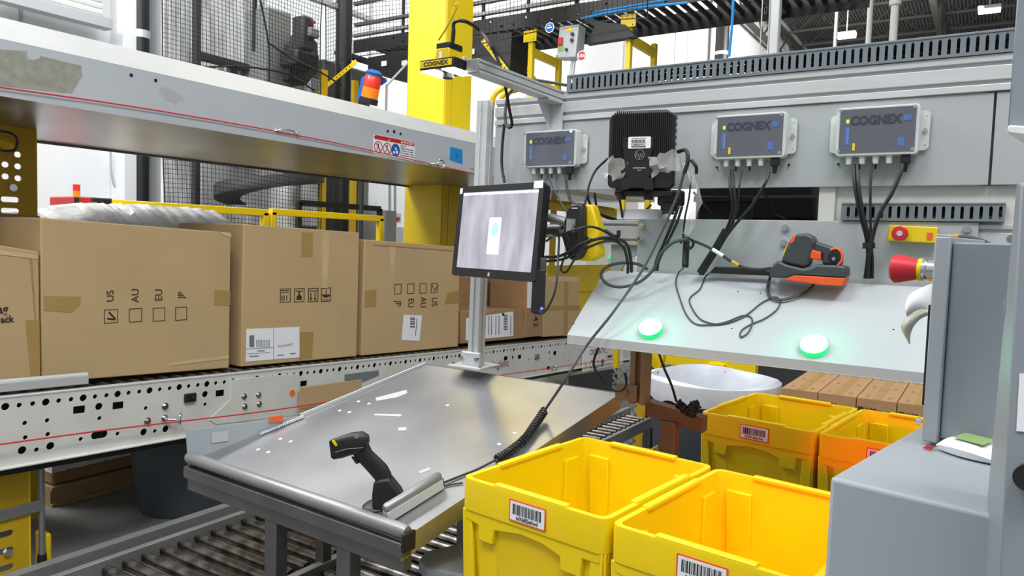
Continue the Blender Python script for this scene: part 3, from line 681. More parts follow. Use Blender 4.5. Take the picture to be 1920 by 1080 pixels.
# ------------------------------------------------------------ workstation frame
XS = 2.3
zD1 = 2.182; zD0 = 2.121; zB0 = 2.027; zP0 = 1.785; zL1 = 1.688
YL = 1.60          # left end of the frame
st = thing('workstation_frame', 'grey workstation frame of aluminium profiles and flat panels', 'workstation', T(XS, .95, 0))
def profile(mb, y0, y1, z0_, z1_, x=XS, slots=(.25, .75)):
    """slotted aluminium extrusion seen from the front: solid bars with recessed slots"""
    h = z1_-z0_; zs = []
    for s_ in slots: zs += [(s_-.055), (s_+.055)]
    e = [0]+zs+[1]
    for i in range(0, len(e), 2): mb.box((x+.0225, (y0+y1)/2, z0_+h*(e[i]+e[i+1])/2), (.045, y1-y0, h*(e[i+1]-e[i])))
    mb.box((x+.028, (y0+y1)/2, (z0_+z1_)/2), (.034, y1-y0, h-.002)); return mb
part('top_beam', profile(MB(), -.32, YL-.03, zB0, zD0), 'alu', st, .0015, world=True, label='slotted aluminium top beam')
mb = MB().box((XS+.012, (0.0+YL-.03)/2+.006, (zP0+zB0)/2-.001), (.012, YL-.03-.012, zB0-zP0-.004))
part('upper_panel', mb, 'panel', st, .001, world=True, label='smooth grey upper panel')
part('backing_strip', MB().box((XS+.03, .0, (zP0+zB0)/2), (.01, .06, zB0-zP0)), 'duct', st, world=True)
part('upper_panel', MB().box((XS+.012, -.157, (zP0+zB0)/2-.001), (.012, .326, zB0-zP0-.004)), 'panel', st, .001, world=True)
ylp = P(1195, 450, X=XS).y; yrp = P(1834, 440, X=XS).y
lp = part('lower_panel', MB().box((XS+.006, (ylp+yrp)/2, (zL1+1.35)/2), (.012, ylp-yrp, zL1-1.35)), 'panel', st, .002, world=True, label='grey lower panel behind the slanted shelf')
mb = profile(MB(), ylp-.05, P(1108, 450, X=XS+.05).y, 1.60, 1.683, XS+.02, (.2, .8)); part('side_beam', mb, 'alu', st, .001, world=True)
mb = profile(MB(), -.3, yrp+.05, 1.60, 1.683, XS+.014, (.2, .8)); part('side_beam', mb, 'alu', st, .001, world=True)
part('corner_gusset', MB().plate([(0, 0), (.12, 0), (.12, -.03)]+[(.12-.09*math.sin(a*PI/16), -.03-.10*(1-math.cos(a*PI/16))-.0) for a in range(1, 9)]+[(.0, -.13)], [], .01, FS((XS+.04, ylp+.11, 1.60))), 'panel', st, world=True)
part('panel_bracket', MB().box((XS+.02, P(1548, 380, X=XS).y, (zP0+zL1)/2), (.004, .045, .11)).box((XS+.03, P(1590, 380, X=XS).y-.2, (zP0+zL1)/2), (.004, .55, .11)), 'white_paint', st, .001, world=True)
for px, py in ((1203, 424), (1200, 450), (1473, 427), (1470, 455), (1813, 429), (1896, 448)):
    p = P(px, py, X=XS-.002); f = MB().cyl((p.x+.004, p.y, p.z), (p.x-.004, p.y, p.z), .0105, n=18).cyl((p.x-.004, p.y, p.z), (p.x-.011, p.y, p.z), .007, n=6)
    part('bolt', f, 'chrome', st, world=True)
pd = MB()
for px, py in ((1344, 314), (1479, 309), (1572, 308)): p = P(px, py, X=XS); pd.cyl((p.x+.003, p.y, p.z), (p.x-.0006, p.y, p.z), .0035, n=8)
part('panel_holes', pd, 'hole', st, world=True)
# post between shelf and table brace
pp = P(1193, 758, X=2.20); pz = pp.z
mb = MB(); yc_ = pp.y
for sx_, sy_, cx_, cy_ in ((.05, .018, 0, .018), (.05, .018, 0, -.018), (.03, .05, .008, 0)): mb.box((2.225+cx_, yc_+cy_, (pz+1.29)/2), (sx_, sy_, 1.29-pz))
part('support_post', mb, 'brown_reflected', st, .001, world=True, label='slotted aluminium post under the shelf')
mb = MB().box((2.195, yc_+.035, pz+.035), (.006, .075, .055)).cyl((2.19, yc_+.035, pz+.035), (2.184, yc_+.035, pz+.035), .010, n=12)
part('foot_bracket', mb, 'brown_reflected', st, .002, world=True)
a = P(1212, 752, X=2.26); b_ = P(1306, 782, X=2.26); mb = MB().hexa([a+Vector((0, 0, -.05)), b_+Vector((0, -.02, -.05)), b_+Vector((0, -.02, 0)), a], [a+Vector((.05, 0, -.05)), b_+Vector((.05, -.02, -.05)), b_+Vector((.05, -.02, 0)), a+Vector((.05, 0, 0))])
part('cross_brace', mb, 'brown_lit_steel', st, .002, world=True)
q = P(1255, 830, X=2.26); part('leg', MB().box((2.26, q.y+.0, (pz-.05)/2), (.05, .05, pz-.05)), 'brown_lit_steel', st, .003, world=True)
part('leg', MB().box((2.30, .05, 1.35/2), (.05, .05, 1.35)), 'steel_dark', st, .003, world=True)
part('shelf_bracket', MB().box((2.17, yc_-.02, 1.30), (.22, .04, .02)).box((2.31, .35, 1.36), (.02, 1.1, .04)), 'steel_dark', st, .002, world=True)
# steel mast carrying the monitor
mp0 = P(892, 686, X=XS-.0); mp1 = P(911, 190, X=XS)
mast = thing('monitor_mast', 'upright slotted aluminium pole standing on the steel table', 'pole', T(*mp0))
def xprof(mb, p0, p1, w=.045):
    d = (p1-p0); L = d.length; M = FR(p0, -d.cross(Vector((1, 0, 0))), d)
    for sx_, sz_ in ((-1, -1), (1, -1), (-1, 1), (1, 1)): mb.box((sx_*w*.31, L/2, sz_*w*.31), (w*.38, L, w*.38), M)
    mb.box((0, L/2, 0), (w*.72, L, w*.72), M); return mb
part('pole', xprof(MB(), mp0+Vector((0, 0, .0)), mp1, .047), 'alu', mast, .001, world=True)
mb = MB().box((mp0.x-.01, mp0.y, mp0.z+.004), (.14, .15, .007)); part('base_plate', mb, 'alu', mast, .001, world=True)
mb = MB().box((mp0.x-.03, mp0.y, mp0.z+.032), (.02, .085, .05))
part('base_clamp', mb, 'alu', mast, .004, world=True)
mb = MB()
for sy_ in (-.06, .06): mb.cyl((mp0.x-.06, mp0.y+sy_, mp0.z+.006), (mp0.x-.06, mp0.y+sy_, mp0.z+.014), .008, n=8)
for sy_ in (-.034, .034): mb.cyl((mp0.x-.04, mp0.y+sy_, mp0.z+.034), (mp0.x-.05, mp0.y+sy_, mp0.z+.034), .008, n=8)
part('base_bolts', mb, 'chrome', mast, world=True)
# upper wire duct and lower wire duct
def duct(name, lb, y0, y1, z0_, z1_, x, pitch, grp='slotted wire ducts'):
    t = thing(name, lb, 'cable duct', FS((x, y1, z0_)), grp); L = y1-y0; h = z1_-z0_
    n = int(L/pitch); hs = []
    for k in range(n):
        xx = .008+pitch*(k+.5); w = .0078
        hs.append([(xx-w/2, h*.13), (xx+w/2, h*.13), (xx+w/2, h*.73), (xx, h*.82), (xx-w/2, h*.73)])
    part('slotted_side', MB().plate([(0, 0), (L, 0), (L, h*.86), (0, h*.86)], hs, .0025), 'duct', t)
    part('duct_back', MB().plate([(0, 0), (L, 0), (L, h*.86), (0, h*.86)], hs, .0025, T(.004, 0, -.05)).box((L/2, .0015, -.026), (L, .003, .05)), 'duct', t)
    part('snap_cover', MB().box((L/2, h*.93, -.026), (L, h*.13, .058)), 'duct', t, .002)
    rr_ = random.Random(3)
    for k in range(2): part('wire_run', MB().tube([(0, h*.2+.009+.012*k, -.022-.01*k)]+[(L*f/10, h*.2+.009+.012*k+rr_.uniform(-.002, .004), -.022-.008*k) for f in range(2, 11)], .006, 8), 'black' if k else 'rubber', t)
    return t
yD = P(1064, 160, X=XS).y
duct('wire_duct', 'long grey slotted wire duct on top of the workstation frame', -.03, yD, zD0+.001, zD1, XS-.004, .0213)
yd1 = P(1578, 395, X=XS).y
duct('wire_duct', 'short grey slotted wire duct in the gap above the yellow stop button box', -.03, yd1, zL1+.002, zL1+.052, XS-.006, .0213)
# black case standing in for the dark interior behind the gap
a = P(1300, 380, X=2.5).y; b_ = P(1532, 380, X=2.5).y
t = thing('equipment_case', 'black equipment case seen in the gap between the two panels', 'equipment_case', T(2.6, (a+b_)/2, 1.50))
part('housing', MB().box((2.66, (a+b_)/2, 1.66), (.30, a-b_, .34)), 'black', t, .02, world=True)
part('case_cover', MB().box((2.50, b_+.10, 1.735), (.04, .2, .08)).box((2.50, b_+.12, 1.69), (.03, .05, .05)), 'black_matte', t, .01, world=True)
part('case_slot', MB().box((2.505, (a+b_)/2+.1, 1.765), (.02, .2, .02)), 'rubber', t, .003, world=True)
solo('case_shelf', 'dark shelf plate under the black equipment case', 'shelf', MB().box((2.6, (a+b_)/2, 1.478), (.5, a-b_+.1, .02)).box((2.345, (a+b_)/2, 1.478), (.03, a-b_+.1, .04)), 'steel_dark')
# ------------------------------------------------------------ slanted white shelf
zS0 = 1.512; xf = 2.025; zf = 1.316
ysl = 1.086; ysr = -.12
sn = Vector((-(zS0-zf), 0, (2.28-xf))).normalized(); sp0 = Vector((2.28, 0, zS0)); sd = Vector((xf-2.28, 0, zf-zS0)).normalized(); SL = (Vector((xf, 0, zf))-sp0).length
SF = FR((2.28, ysl, zS0), (0, -1, 0), -sd)     # x right, y up the slope, z out of the shelf
SFI = SF.inverted()
shelf = thing('slanted_shelf', 'slanted light grey sheet metal shelf with green buttons area', 'shelf', SF)
shelf['label'] = 'long slanted light grey sheet metal shelf in front of the lower panel'
Ls = ysl-ysr
pts = [(.022, 0), (Ls, 0), (Ls, -SL), (0, -SL), (0, -.02), (.004, -.008), (.012, -.002)]
part('top_sheet', MB().plate(pts[::-1], [], .004, T(0, 0, -.002)), 'shelf', shelf, .001)
ang = math.atan2(zS0-zf, 2.28-xf)
# front lip (vertical), side lip
lip = MB().box((2.025+.002, (ysl+ysr)/2, zf-.013), (.005, Ls, .028)).box((2.035, (ysl+ysr)/2, zf-.027), (.022, Ls, .003))
part('front_lip', lip, 'shelf', shelf, .0015, world=True)
part('side_lip', MB().prism([(2.28, zS0-.006), (2.03, zf-.006), (2.03, zf-.022), (2.28, zS0-.03)], 0, .003, FR((0, ysl-.002, 0), (1, 0, 0), (0, 0, 1))), 'shelf', shelf, world=True)
def SPx(px, py, off=0): 
    p = Pp(px, py, sp0+sn*off, sn); return SFI @ p
hm = MB()
for px, py in ((1384, 547), (1426, 550), (1372, 616), (1675, 618), (1076, 607)): v = SPx(px, py); hm.cyl((v.x, v.y, -.001), (v.x, v.y, .0007), .0022, n=8)
part('screw_holes', hm, 'hole', shelf)
def button(px, py, lb):
    v = SPx(px, py, .012); t = thing('push_button', lb, 'button', SF @ T(v.x, v.y, 0), 'lit green dome buttons on the slanted shelf')
    part('button_base', MB().lathe([(.034, 0), (.035, .003), (.034, .012), (.0335, .016)], 32), 'btn_side', t, label='green glowing base')
    part('dome', MB().lathe([(.0335, .0161), (.033, .021), (.030, .025), (.022, .028), (.010, .0295), (0.0005, .030)], 32), 'btn_top', t, label='white hot lit dome')
    l = bpy.data.lights.new('button_glow', 'POINT'); l.energy = .35; l.color = (.0, 1, .45); l.shadow_soft_size = .02
    o = bpy.data.objects.new('button_glow', l); COL.objects.link(o); o.matrix_world = SF @ T(v.x, v.y, .05)
button(1220, 616, 'round green lit dome button near the left end of the shelf')
button(1526, 648, 'round green lit dome button farther right on the shelf')
# ------------------------------------------------------------ vision power boxes
mat('lettering_blue', (8, 16, 52), .5)
def cogbox(px0, py0, px1, py1, lb, led=True):
    """front face centre rect in the photo, at X = XS-.07"""
    dep = .062; X_ = XS-dep
    a = P(px0, (py0+py1)/2, X=X_); b2 = P(px1, (py0+py1)/2, X=X_); t_ = P((px0+px1)/2, py0, X=X_); l_ = P((px0+px1)/2, py1, X=X_)
    w = a.y-b2.y; h = t_.z-l_.z; c = Vector((XS, (a.y+b2.y)/2, (t_.z+l_.z)/2))
    t = thing('vision_power_box', lb, 'junction box', FS(c), 'clear lidded camera junction boxes')
    part('flange', MB().plate(rrect(0, 0, w+.045, h*.80, .012), [circ(w/2+.014, h*.28, .0018, 8), circ(w/2+.013, -h*.3, .0018, 8)], .003, T(0, 0, .0025)), 'box_grey', t)
    part('flange_screw', MB().cyl((w/2+.012, 0, .004), (w/2+.012, 0, .010), .006, n=12).box((w/2+.012, -.009, .0045), (.004, .012, .001)), 'chrome', t)
    part('box_body', MB().prism(rrect(0, 0, w, h, .010), .004, dep*.66), 'box_grey', t, .002)
    part('board', MB().box((0, .001, dep*.665), (w*.92, h*.90, .003)), 'pcb', t, label='dark circuit board under the lid')
    lid = part('clear_lid', MB().prism(rrect(0, 0, w, h, .010), dep*.66+.0005, dep), 'clear_lid', t, .004, label='transparent lid')
    bz_ = dep*.665+.002
    part('lettering', MB().text('COGNEX', h*.25, T(-w*.02, h*.21, bz_), squash=1.15*w/(h*2.0), bold=.0014), 'lettering_blue', t)
    part('model_text', MB().box((w*.36, h*.23, bz_), (w*.10, h*.11, .0008)), 'blue_label', t)
    part('status_label', MB().box((-w*.36, -h*.09, bz_), (w*.055, h*.38, .0008)), 'blue_label', t)
    part('status_label', MB().box((w*.30, -h*.24, bz_), (w*.08, h*.18, .0008)), 'blue_label', t)
    mb = MB()
    for k in range(6): mb.cyl((-w*.35, h*.05-k*h*.055, bz_), (-w*.35, h*.05-k*h*.055, bz_+.0012), .0012, n=6)
    part('status_dots', mb, 'paper', t)
    if led: part('green_led', MB().box((-w*.36, h*.21, bz_+.002), (w*.03, h*.07, .002)), 'led_green', t, label='glowing green lamp')
    mb = MB()
    for cx_, cy_ in ((-1, -1), (1, -1), (-1, 1), (1, 1)): mb.cyl((cx_*(w/2-.011), cy_*(h/2-.011), dep-.002), (cx_*(w/2-.011), cy_*(h/2-.011), dep+.0008), .0045, n=12)
    part('lid_screws', mb, 'chrome', t)
    for k in range(4):
        x = -w*.33+k*w*.165
        part('cable_gland', MB().cyl((x, -h/2, dep*.42), (x, -h/2-.007, dep*.42), .0095, n=6).cyl((x, -h/2-.007, dep*.42), (x, -h/2-.022, dep*.42), .0090, .0075, n=14), 'box_grey', t)
    part('power_plug', MB().box((w*.36, -h/2-.012, dep*.42), (.024, .024, .018)).cyl((w*.36, -h/2-.02, dep*.42), (w*.36, -h/2-.046, dep*.42), .008, .0055, n=10), 'black', t, .002)
    mb = MB()
    for k in range(2):
        x = -w*.2+k*w*.2; part('pin', MB().cyl((x, -h/2-.02, dep*.3), (x, -h/2-.036, dep*.3), .003, n=8), 'black', t)
    return t, w, h, dep
bx0 = cogbox(977, 243, 1075, 312, 'clear lidded COGNEX box above the monitor, left end of the panel')
bx1 = cogbox(1336, 211, 1470, 295, 'clear lidded COGNEX box in the middle, right of the thin client')
bx2 = cogbox(1566, 196, 1722, 289, 'clear lidded COGNEX box nearest the right end of the panel')
for t, w, h, dep in (bx1, bx2):
    part('warning_tag', MB().box((-w*.27, -h*.32, dep*.665+.003), (.007, .020, .0008)), 'yellow', t, label='small yellow tag')
# ------------------------------------------------------------ thin client on bracket
X_ = XS-.14
cs = [P(px, py, X=X_) for px, py in ((1155, 216), (1276, 207), (1246, 348), (1135, 356))]
ctr = sum(cs, Vector())/4; ux = ((cs[1]-cs[0])+(cs[2]-cs[3]))/2; uy = ((cs[0]-cs[3])+(cs[1]-cs[2]))/2
ux = Vector((.035, ux.y, 0)); w = ux.length; h = uy.length
HP = thing('thin_client', 'black finned thin client computer taped up with clear film', 'computer', FR(ctr, ux, uy))
dz = .034
part('case', MB().prism(rrect(0, 0, w, h, .018), -dz, 0), 'black', HP, .004)
mb = MB()
for k in range(30):
    x = -w*.43+k*w*.86/29
    tl = h*.42-(.012 if k in (0, 29) else .004 if k in (1, 28) else 0); mb.box((x, tl/2-.01, .003), (w*.86/29*.5, tl+h*.3, .006))
part('cooling_fins', mb, 'black_matte', HP)
br = [(-w*.26, h*.17), (w*.20, h*.17), (w*.20, h*.05), (w*.16, -h*.06), (w*.14, -h*.17), (w*.20, -h*.27), (w*.22, -h*.52), (w*.10, -h*.52), (w*.07, -h*.49), (-w*.13, -h*.49), (-w*.16, -h*.52), (-w*.28, -h*.52), (-w*.28, -h*.27), (-w*.22, -h*.17), (-w*.24, -h*.06), (-w*.26, h*.05)]
part('mount_plate', MB().plate(br[::-1], [circ(-w*.2, h*.13, .003, 8), circ(w*.14, h*.13, .003, 8), circ(-w*.2, -h*.35, .003, 8), circ(w*.16, -h*.35, .003, 8)], .006, T(0, 0, .010)), 'black_matte', HP, .001)
lb_ = part('asset_label', MB().prism(rrect(-w*.01, h*.10, w*.34, h*.155, .004), .0132, .0142), 'paper', HP, label='white sticker with two barcodes')
mb = MB(); rr_ = random.Random(8)
for y_, hh in ((h*.125, .007), (h*.075, .007)): bars(mb, -w*.13, w*.09, y_-hh/2, y_+hh/2, .0146, rr_, wmax=.002)
for y_ in (h*.157, h*.10, h*.05, h*.04): mb.box((-w*.02, y_, .0145), (w*.22, .0012, .0004))
part('label_print', mb, 'ink_black', lb_)
mb = MB().plate(circ(-w*.0, -h*.06, .0155, 28), [circ(-w*.0, -h*.06, .0140, 28)], .0012, T(0, 0, .0136)).text('hp', .026, T(-w*.0, -h*.062, .0136) @ Matrix(((1, .25, 0, 0), (0, 1, 0, 0), (0, 0, 1, 0), (0, 0, 0, 1))), bold=-.0003)
part('logo', mb, 'chrome', HP)
part('logo_caption', MB().box((0, -h*.235, .0135), (w*.19, .0024, .0008)).box((0, -h*.265, .0135), (w*.06, .002, .0008)), 'paper_grey', HP)
mb = MB()
for k in range(7): mb.box((w/2+.0005, h*(.38-k*.085), -dz*.5), (.002, h*.045, dz*.45))
part('side_ports', mb, 'paper_grey', HP)
part('bracket_arm', MB().box((0, -h*.44, -dz-.05), (w*.7, .05, .10)).box((w*.05, -h*.56, -dz-.02), (w*.9, .02, .09)), 'black', HP, .006)
for x in (-.3, .12): part('clamp_knob', MB().cyl((w*x, -h*.50, -.02), (w*x, -h*.50-.035, -.02), .015, n=10).cyl((w*x, -h*.5, -.02), (w*x, -h*.50-.012, -.02), .019, n=12), 'black_matte', HP)
part('bracket_body', MB().box((w*.42, -h*.62, -dz-.03), (.075, .05, .07)).box((w*.40, -h*.72, -dz-.02), (.045, .04, .05)), 'black', HP, .008)
# clear film wrapped round it
rr_ = random.Random(5)
def film(name, lb, pts, wd_, Z, seed, m='film', parent=None, M=None):
    r_ = random.Random(seed); mb = MB(); n = len(pts); k = 5; vs = []
    for i, (x, y) in enumerate(pts):
        x2, y2 = pts[min(i+1, n-1)]; x1, y1 = pts[max(i-1, 0)]; dx, dy = x2-x1, y2-y1; l = math.hypot(dx, dy) or 1
        for j in range(k): f = (j/(k-1)-.5)*wd_*(1+r_.uniform(-.3, .3)); vs.append((x-dy/l*f, y+dx/l*f, Z+r_.uniform(-.008, .008)))
    mb.add(vs, [(i*k+j, i*k+j+1, (i+1)*k+j+1, (i+1)*k+j) for i in range(n-1) for j in range(k-1)])
    if parent: return part(name, mb, m, parent, label=lb)
    return solo(name, lb, 'plastic film', mb, m, M)
film('wrap_film', 'crumpled clear wrap', [(-w*.52+i*w*.045, -h*.20-.003*i) for i in range(8)], .062, .012, 1, parent=HP)
film('wrap_film', 'crumpled clear wrap', [(w*.16+i*w*.06, -h*.22+.003*i) for i in range(8)], .058, .014, 2, parent=HP)
# ragged tail of film hanging down
q0 = [P(px, py, X=XS-.13) for px, py in ((1288, 290), (1284, 305), (1292, 320), (1298, 340), (1304, 358), (1308, 380), (1304, 395), (1298, 410), (1292, 425), (1288, 440))]
M = FS(q0[0]); Mi = M.inverted(); ql = [(Mi @ p) for p in q0]
film('film_tail', 'ragged strip of clear film hanging below the thin client', [(p.x, p.y) for p in ql], .024, 0, 9, M=M)
# ------------------------------------------------------------ slanted shelf contents: cordless scanner in charging cradle
def ccol(name, lb, cat, fr): return thing(name, lb, cat, fr)
X_ = 2.22; o = P(1447, 527, X=X_); sc = (P(1447, 500, X=X_).y-P(1587, 500, X=X_).y)/140
def L2(px, py): return ((px-1447)*sc, (527-py)*sc)
cr_ = thing('charging_cradle', 'dark grey and orange charging cradle on the shelf edge', 'cradle', FS(o))
def extr(pts, z0_, z1_): return MB().prism([L2(*p) for p in pts], z0_, z1_)
part('cradle_base', extr([(1447, 519), (1449, 500), (1456, 489), (1462, 484), (1466, 486), (1480, 492), (1510, 498), (1522, 496), (1535, 489), (1575, 489), (1588, 491), (1589, 512), (1500, 511), (1478, 519)], -.045, .035), 'gun_grey', cr_, .006)
part('cradle_skirt', extr([(1478, 520), (1495, 512), (1588, 513), (1582, 529), (1540, 528), (1480, 523)], -.044, .034), 'orange_plastic', cr_, .004, label='orange lower half')
gun = thing('cordless_scanner', 'dark and orange cordless barcode scanner lying in its cradle', 'barcode scanner', FS(o))
part('head', extr([(1466, 486), (1476, 455), (1484, 438), (1496, 430), (1512, 429), (1524, 435), (1530, 447), (1523, 465), (1520, 490), (1512, 497), (1480, 491)], -.030, .024), 'gun_grey', gun, .010, seg=3)
part('handle', extr([(1515, 446), (1530, 445), (1553, 452), (1572, 459), (1578, 470), (1578, 489), (1542, 489), (1543, 470), (1530, 466), (1518, 468)], -.020, .016), 'gun_grey', gun, .007, seg=3)
part('grip_insert', extr([(1513, 462), (1521, 460), (1540, 465), (1541, 481), (1518, 478), (1512, 470)], -.018, .020), 'orange_plastic', gun, .003, label='orange grip insert')
part('butt_ring', MB().tube([(*L2(1566+13*math.cos(a), 474+17*math.sin(a)), .018) for a in [math.radians(x) for x in range(-130, 80, 15)]], .0035, 8), 'orange_plastic', gun, label='orange ring')
part('butt_socket', MB().cyl((*L2(1563, 474), .012), (*L2(1563, 474), .019), .014, n=18), 'black', gun); part('socket_screw', MB().cyl((*L2(1564, 477), .018), (*L2(1564, 477), .0215), .005, n=10), 'chrome', gun)
part('nose_trim', extr([(1485, 437), (1494, 433), (1489, 447), (1483, 450)], -.02, .0255), 'orange_plastic', gun)
part('yellow_line', MB().tube([(*L2(1477, 452), .022), (*L2(1470, 474), .022)], .0018, 6), 'yellow', gun)
t = thing('cradle_plate', 'thin black strap shaped cable holder behind the charging cradle', 'holder', FS(P(1335, 512, X=2.25)))
mb = MB(); q = W[t.name].inverted()
def qq(px, py, X): p = q @ P(px, py, X=X); return (p.x, p.y)
part('holder_body', MB().prism([qq(px, py, 2.25) for px, py in ((1330, 512), (1341, 500), (1420, 502), (1447, 508), (1447, 517), (1390, 515))], -.02, .004), 'black', t, .003)
# ------------------------------------------------------------ stop button box on the lower panel
a = P(1665, 438, X=XS-.03); b_ = P(1757, 440, X=XS-.03); hh = P(1700, 424, X=XS-.03).z-P(1700, 454, X=XS-.03).z; w = a.y-b_.y
t = thing('stop_button_box', 'small yellow box with red emergency stop button on the lower panel', 'emergency stop', FS(Vector((XS, (a.y+b_.y)/2, (a.z+b_.z)/2))) @ Rz(-2))
part('housing', MB().box((0, 0, .015), (w, hh, .03)), 'yellow', t, .003)
part('mushroom_button', MB().lathe([(.012, .030), (.012, .038), (.020, .040), (.020, .050), (.017, .053), (.010, .0535)], 26, T(-w*.24, 0, 0)), 'knob_red', t)
part('button_centre', MB().cyl((-w*.24, 0, .0535), (-w*.24, 0, .0550), .0075, n=18), 'paper_grey', t)
part('red_tag', MB().box((w*.36, -.004, .0305), (.014, .020, .0008)), 'orange_border', t)
part('connector', MB().cyl((w/2, 0, .015), (w/2+.028, 0, .015), .007, n=12).cyl((w/2+.028, 0, .015), (w/2+.045, 0, .015), .0055, n=12), 'chrome', t)
part('connector_collar', MB().cyl((w/2+.036, 0, .015), (w/2+.052, 0, .015), .006, n=12), 'yellow_dark', t)
cable('cable', 'grey cable leaving the yellow stop button box', [P(1797, 444, X=XS-.02), P(1820, 446, X=XS-.02), P(1850, 455, X=XS-.02), P(1870, 470, X=XS-.02)], .005, 'cable_grey')

# ------------------------------------------------------------ camera arm and overhead camera
ya = P(1060, 178, X=XS).y+.03
def onArm(px, py): return P(px, py, Y=ya)
e0 = onArm(873, 118)
arm = thing('camera_arm', 'slotted aluminium arm reaching out from the top beam', 'arm', T(XS, ya, zD0))
mb = MB()
zt = 2.135; zb_ = zt-.085
x0_, x1_ = onArm(888, 122).x, XS+.04; xm = (x0_+x1_)/2; L = x1_-x0_
zt = P(880, 108, Y=ya).z; zb_ = zt-.04
for f0, f1 in ((0, .2), (.3, .7), (.8, 1)): mb.box((xm, ya, zb_+(zt-zb_)*(f0+f1)/2), (L, .045, (zt-zb_)*(f1-f0)))
mb.box((xm, ya, (zt+zb_)/2), (L-.002, .03, zt-zb_-.002))
part('profile', mb, 'alu', arm, .001, world=True)
part('end_cap', MB().box((x0_-.003, ya, (zt+zb_)/2), (.006, .045, zt-zb_)), 'tube', arm, .002, world=True)
gp = P(1000, 195, X=XS-.01)
mb = MB().prism([(XS-.10, zb_), (XS-.002, zb_), (XS-.002, zb_-.10)], ya+.026-.004, ya+.026, FR((0, 0, 0), (1, 0, 0), (0, 0, 1)) @ Matrix.Diagonal((1, 1, -1, 1)))
mb.box((XS-.05, ya, zb_-.003), (.10, .05, .005)).box((XS-.004, ya+.0, zb_-.055), (.006, .05, .11))
part('corner_bracket', mb, 'alu', arm, .001, world=True)
X_ = e0.x-.02; c = P(820, 120, X=X_)
a = P(787, 122, X=X_); b_ = P(851, 116, X=X_); wc = a.y-b_.y
cc = Vector((X_, (a.y+b_.y)/2, (a.z+b_.z)/2)); CMF = FS(cc)
cam_t = thing('inspection_camera', 'yellow and black overhead inspection camera with white light bars', 'camera', CMF)
part('light_frame', MB().box((0, 0, -.055), (wc, .030, .11)), 'black', cam_t, .002)
part('brand_plate', MB().box((-.002, 0, .001), (wc*.92, .019, .002)), 'yellow', cam_t, .0005)
part('lettering', MB().text('COGNEX', .0175, T(-.002, 0, .0024), squash=1.22, bold=.0003), 'ink_black', cam_t)
part('light_bar', MB().box((-wc*.30, -.0165, -.055), (wc*.36, .003, .10)), 'lamp', cam_t, label='glowing white light bar')
part('light_bar', MB().box((wc*.30, -.0165, -.055), (wc*.36, .003, .10)), 'lamp', cam_t, label='glowing white light bar')
part('lens', MB().cyl((0, -.01, -.055), (0, -.032, -.055), .017, n=20), 'black', cam_t)
part('camera_body', MB().prism([(-.027, .013), (.030, .013), (.027, .05), (-.020, .05)], -.09, -.022), 'yellow', cam_t, .003)
part('camera_cap', MB().box((.004, .058, -.055), (.052, .018, .064)), 'black', cam_t, .003)
part('body_label', MB().box((-.003, .03, -.0215), (.010, .02, .0008)), 'paper', cam_t)
part('plug', MB().cyl((.018, .066, -.05), (.019, .078, -.05), .006, n=10).cyl((.019, .078, -.05), (.021, .105, -.05), .0065, n=10), 'rubber', cam_t)
part('camera_bracket', MB().box((.045, .01, -.09), (.012, .04, .05)), 'alu', cam_t, .002)
o_ = CMF @ Vector((.021, .10, -.05)); dd = o_.x
cable('cable', 'black cable arching from the camera down past the bracket', [o_, P(852, 42, X=dd), P(872, 40, X=dd), P(899, 57, X=dd+.1), P(922, 88, X=1.8), P(938, 125, X=1.95), P(948, 165, X=2.05), P(955, 205, X=2.12), P(960, 232, X=2.15), P(955, 239, X=2.16), P(948, 230, X=2.18), P(948, 200, X=2.2), P(955, 175, X=2.28), P(975, 158, X=2.36), P(1000, 150, X=2.4), P(1064, 160, X=2.33)], .0055, 'rubber')
cable('cable', 'thin yellow cable looping above the overhead camera', [P(822, 75, X=dd), P(835, 55, X=dd), P(848, 30, X=dd), P(858, 10, X=dd), P(855, 8, X=dd), P(848, 25, X=dd)], .003, 'yellow')
l = bpy.data.lights.new('camera_light', 'AREA'); l.energy = 1.2; l.size = .12; lo_ = bpy.data.objects.new('camera_light', l); COL.objects.link(lo_); lo_.location = cc+Vector((.055, 0, -.04))
# yellow hoses curling behind the top left corner
for i, (a_, b2) in enumerate(((922, 168), (938, 172))):
    cable('yellow_hose', ['thick yellow hose curling up at the left end of the top beam', 'second yellow hose curling inside the first at the beam end'][i], [P(a_, 205, X=2.38), P(a_+3, 182, X=2.38), P(a_+16, b2, X=2.4), P(a_+45, b2-8, X=2.45), P(1010, 155, X=2.6), P(1038, 166, X=2.7), P(1055, 180, X=2.8)], .011, 'yellow', group='yellow hoses at the beam end', cat='hose')

# ------------------------------------------------------------ monitor
ml, mr = 2.67, 2.34
TLp, BLp, TRp, BRp = P(863, 350, d=ml), P(846, 516, d=ml), P(1020, 341, d=mr), P(1003, 529, d=mr)
uy = ((TLp-BLp)+(TRp-BRp))/2; ux = ((TRp-TLp)+(BRp-BLp))/2; c = (TLp+BLp+TRp+BRp)/4
w, h = ux.length, uy.length
MF = FR(c, ux, uy); mon = thing('touch_monitor', 'black framed monitor showing a pale desktop on a pole arm', 'monitor', MF)
part('bezel', MB().plate(rrect(0, 0, w, h, .012), [rect(.0, .004, w-.044, h-.052)], .012, T(0, 0, -.006)), 'black', mon, .002)
part('screen_panel', MB().box((0, .004, -.006), (w-.042, h-.050, .006)), 'screen', mon, label='lit screen')
part('window_bar', MB().box((0, h/2-.028, -.0026), (w-.046, .008, .0008)), 'screen_card', mon)
part('login_card', MB().box((-.005, -.015, -.0022), (.062, .125, .0012)), 'screen_card', mon)
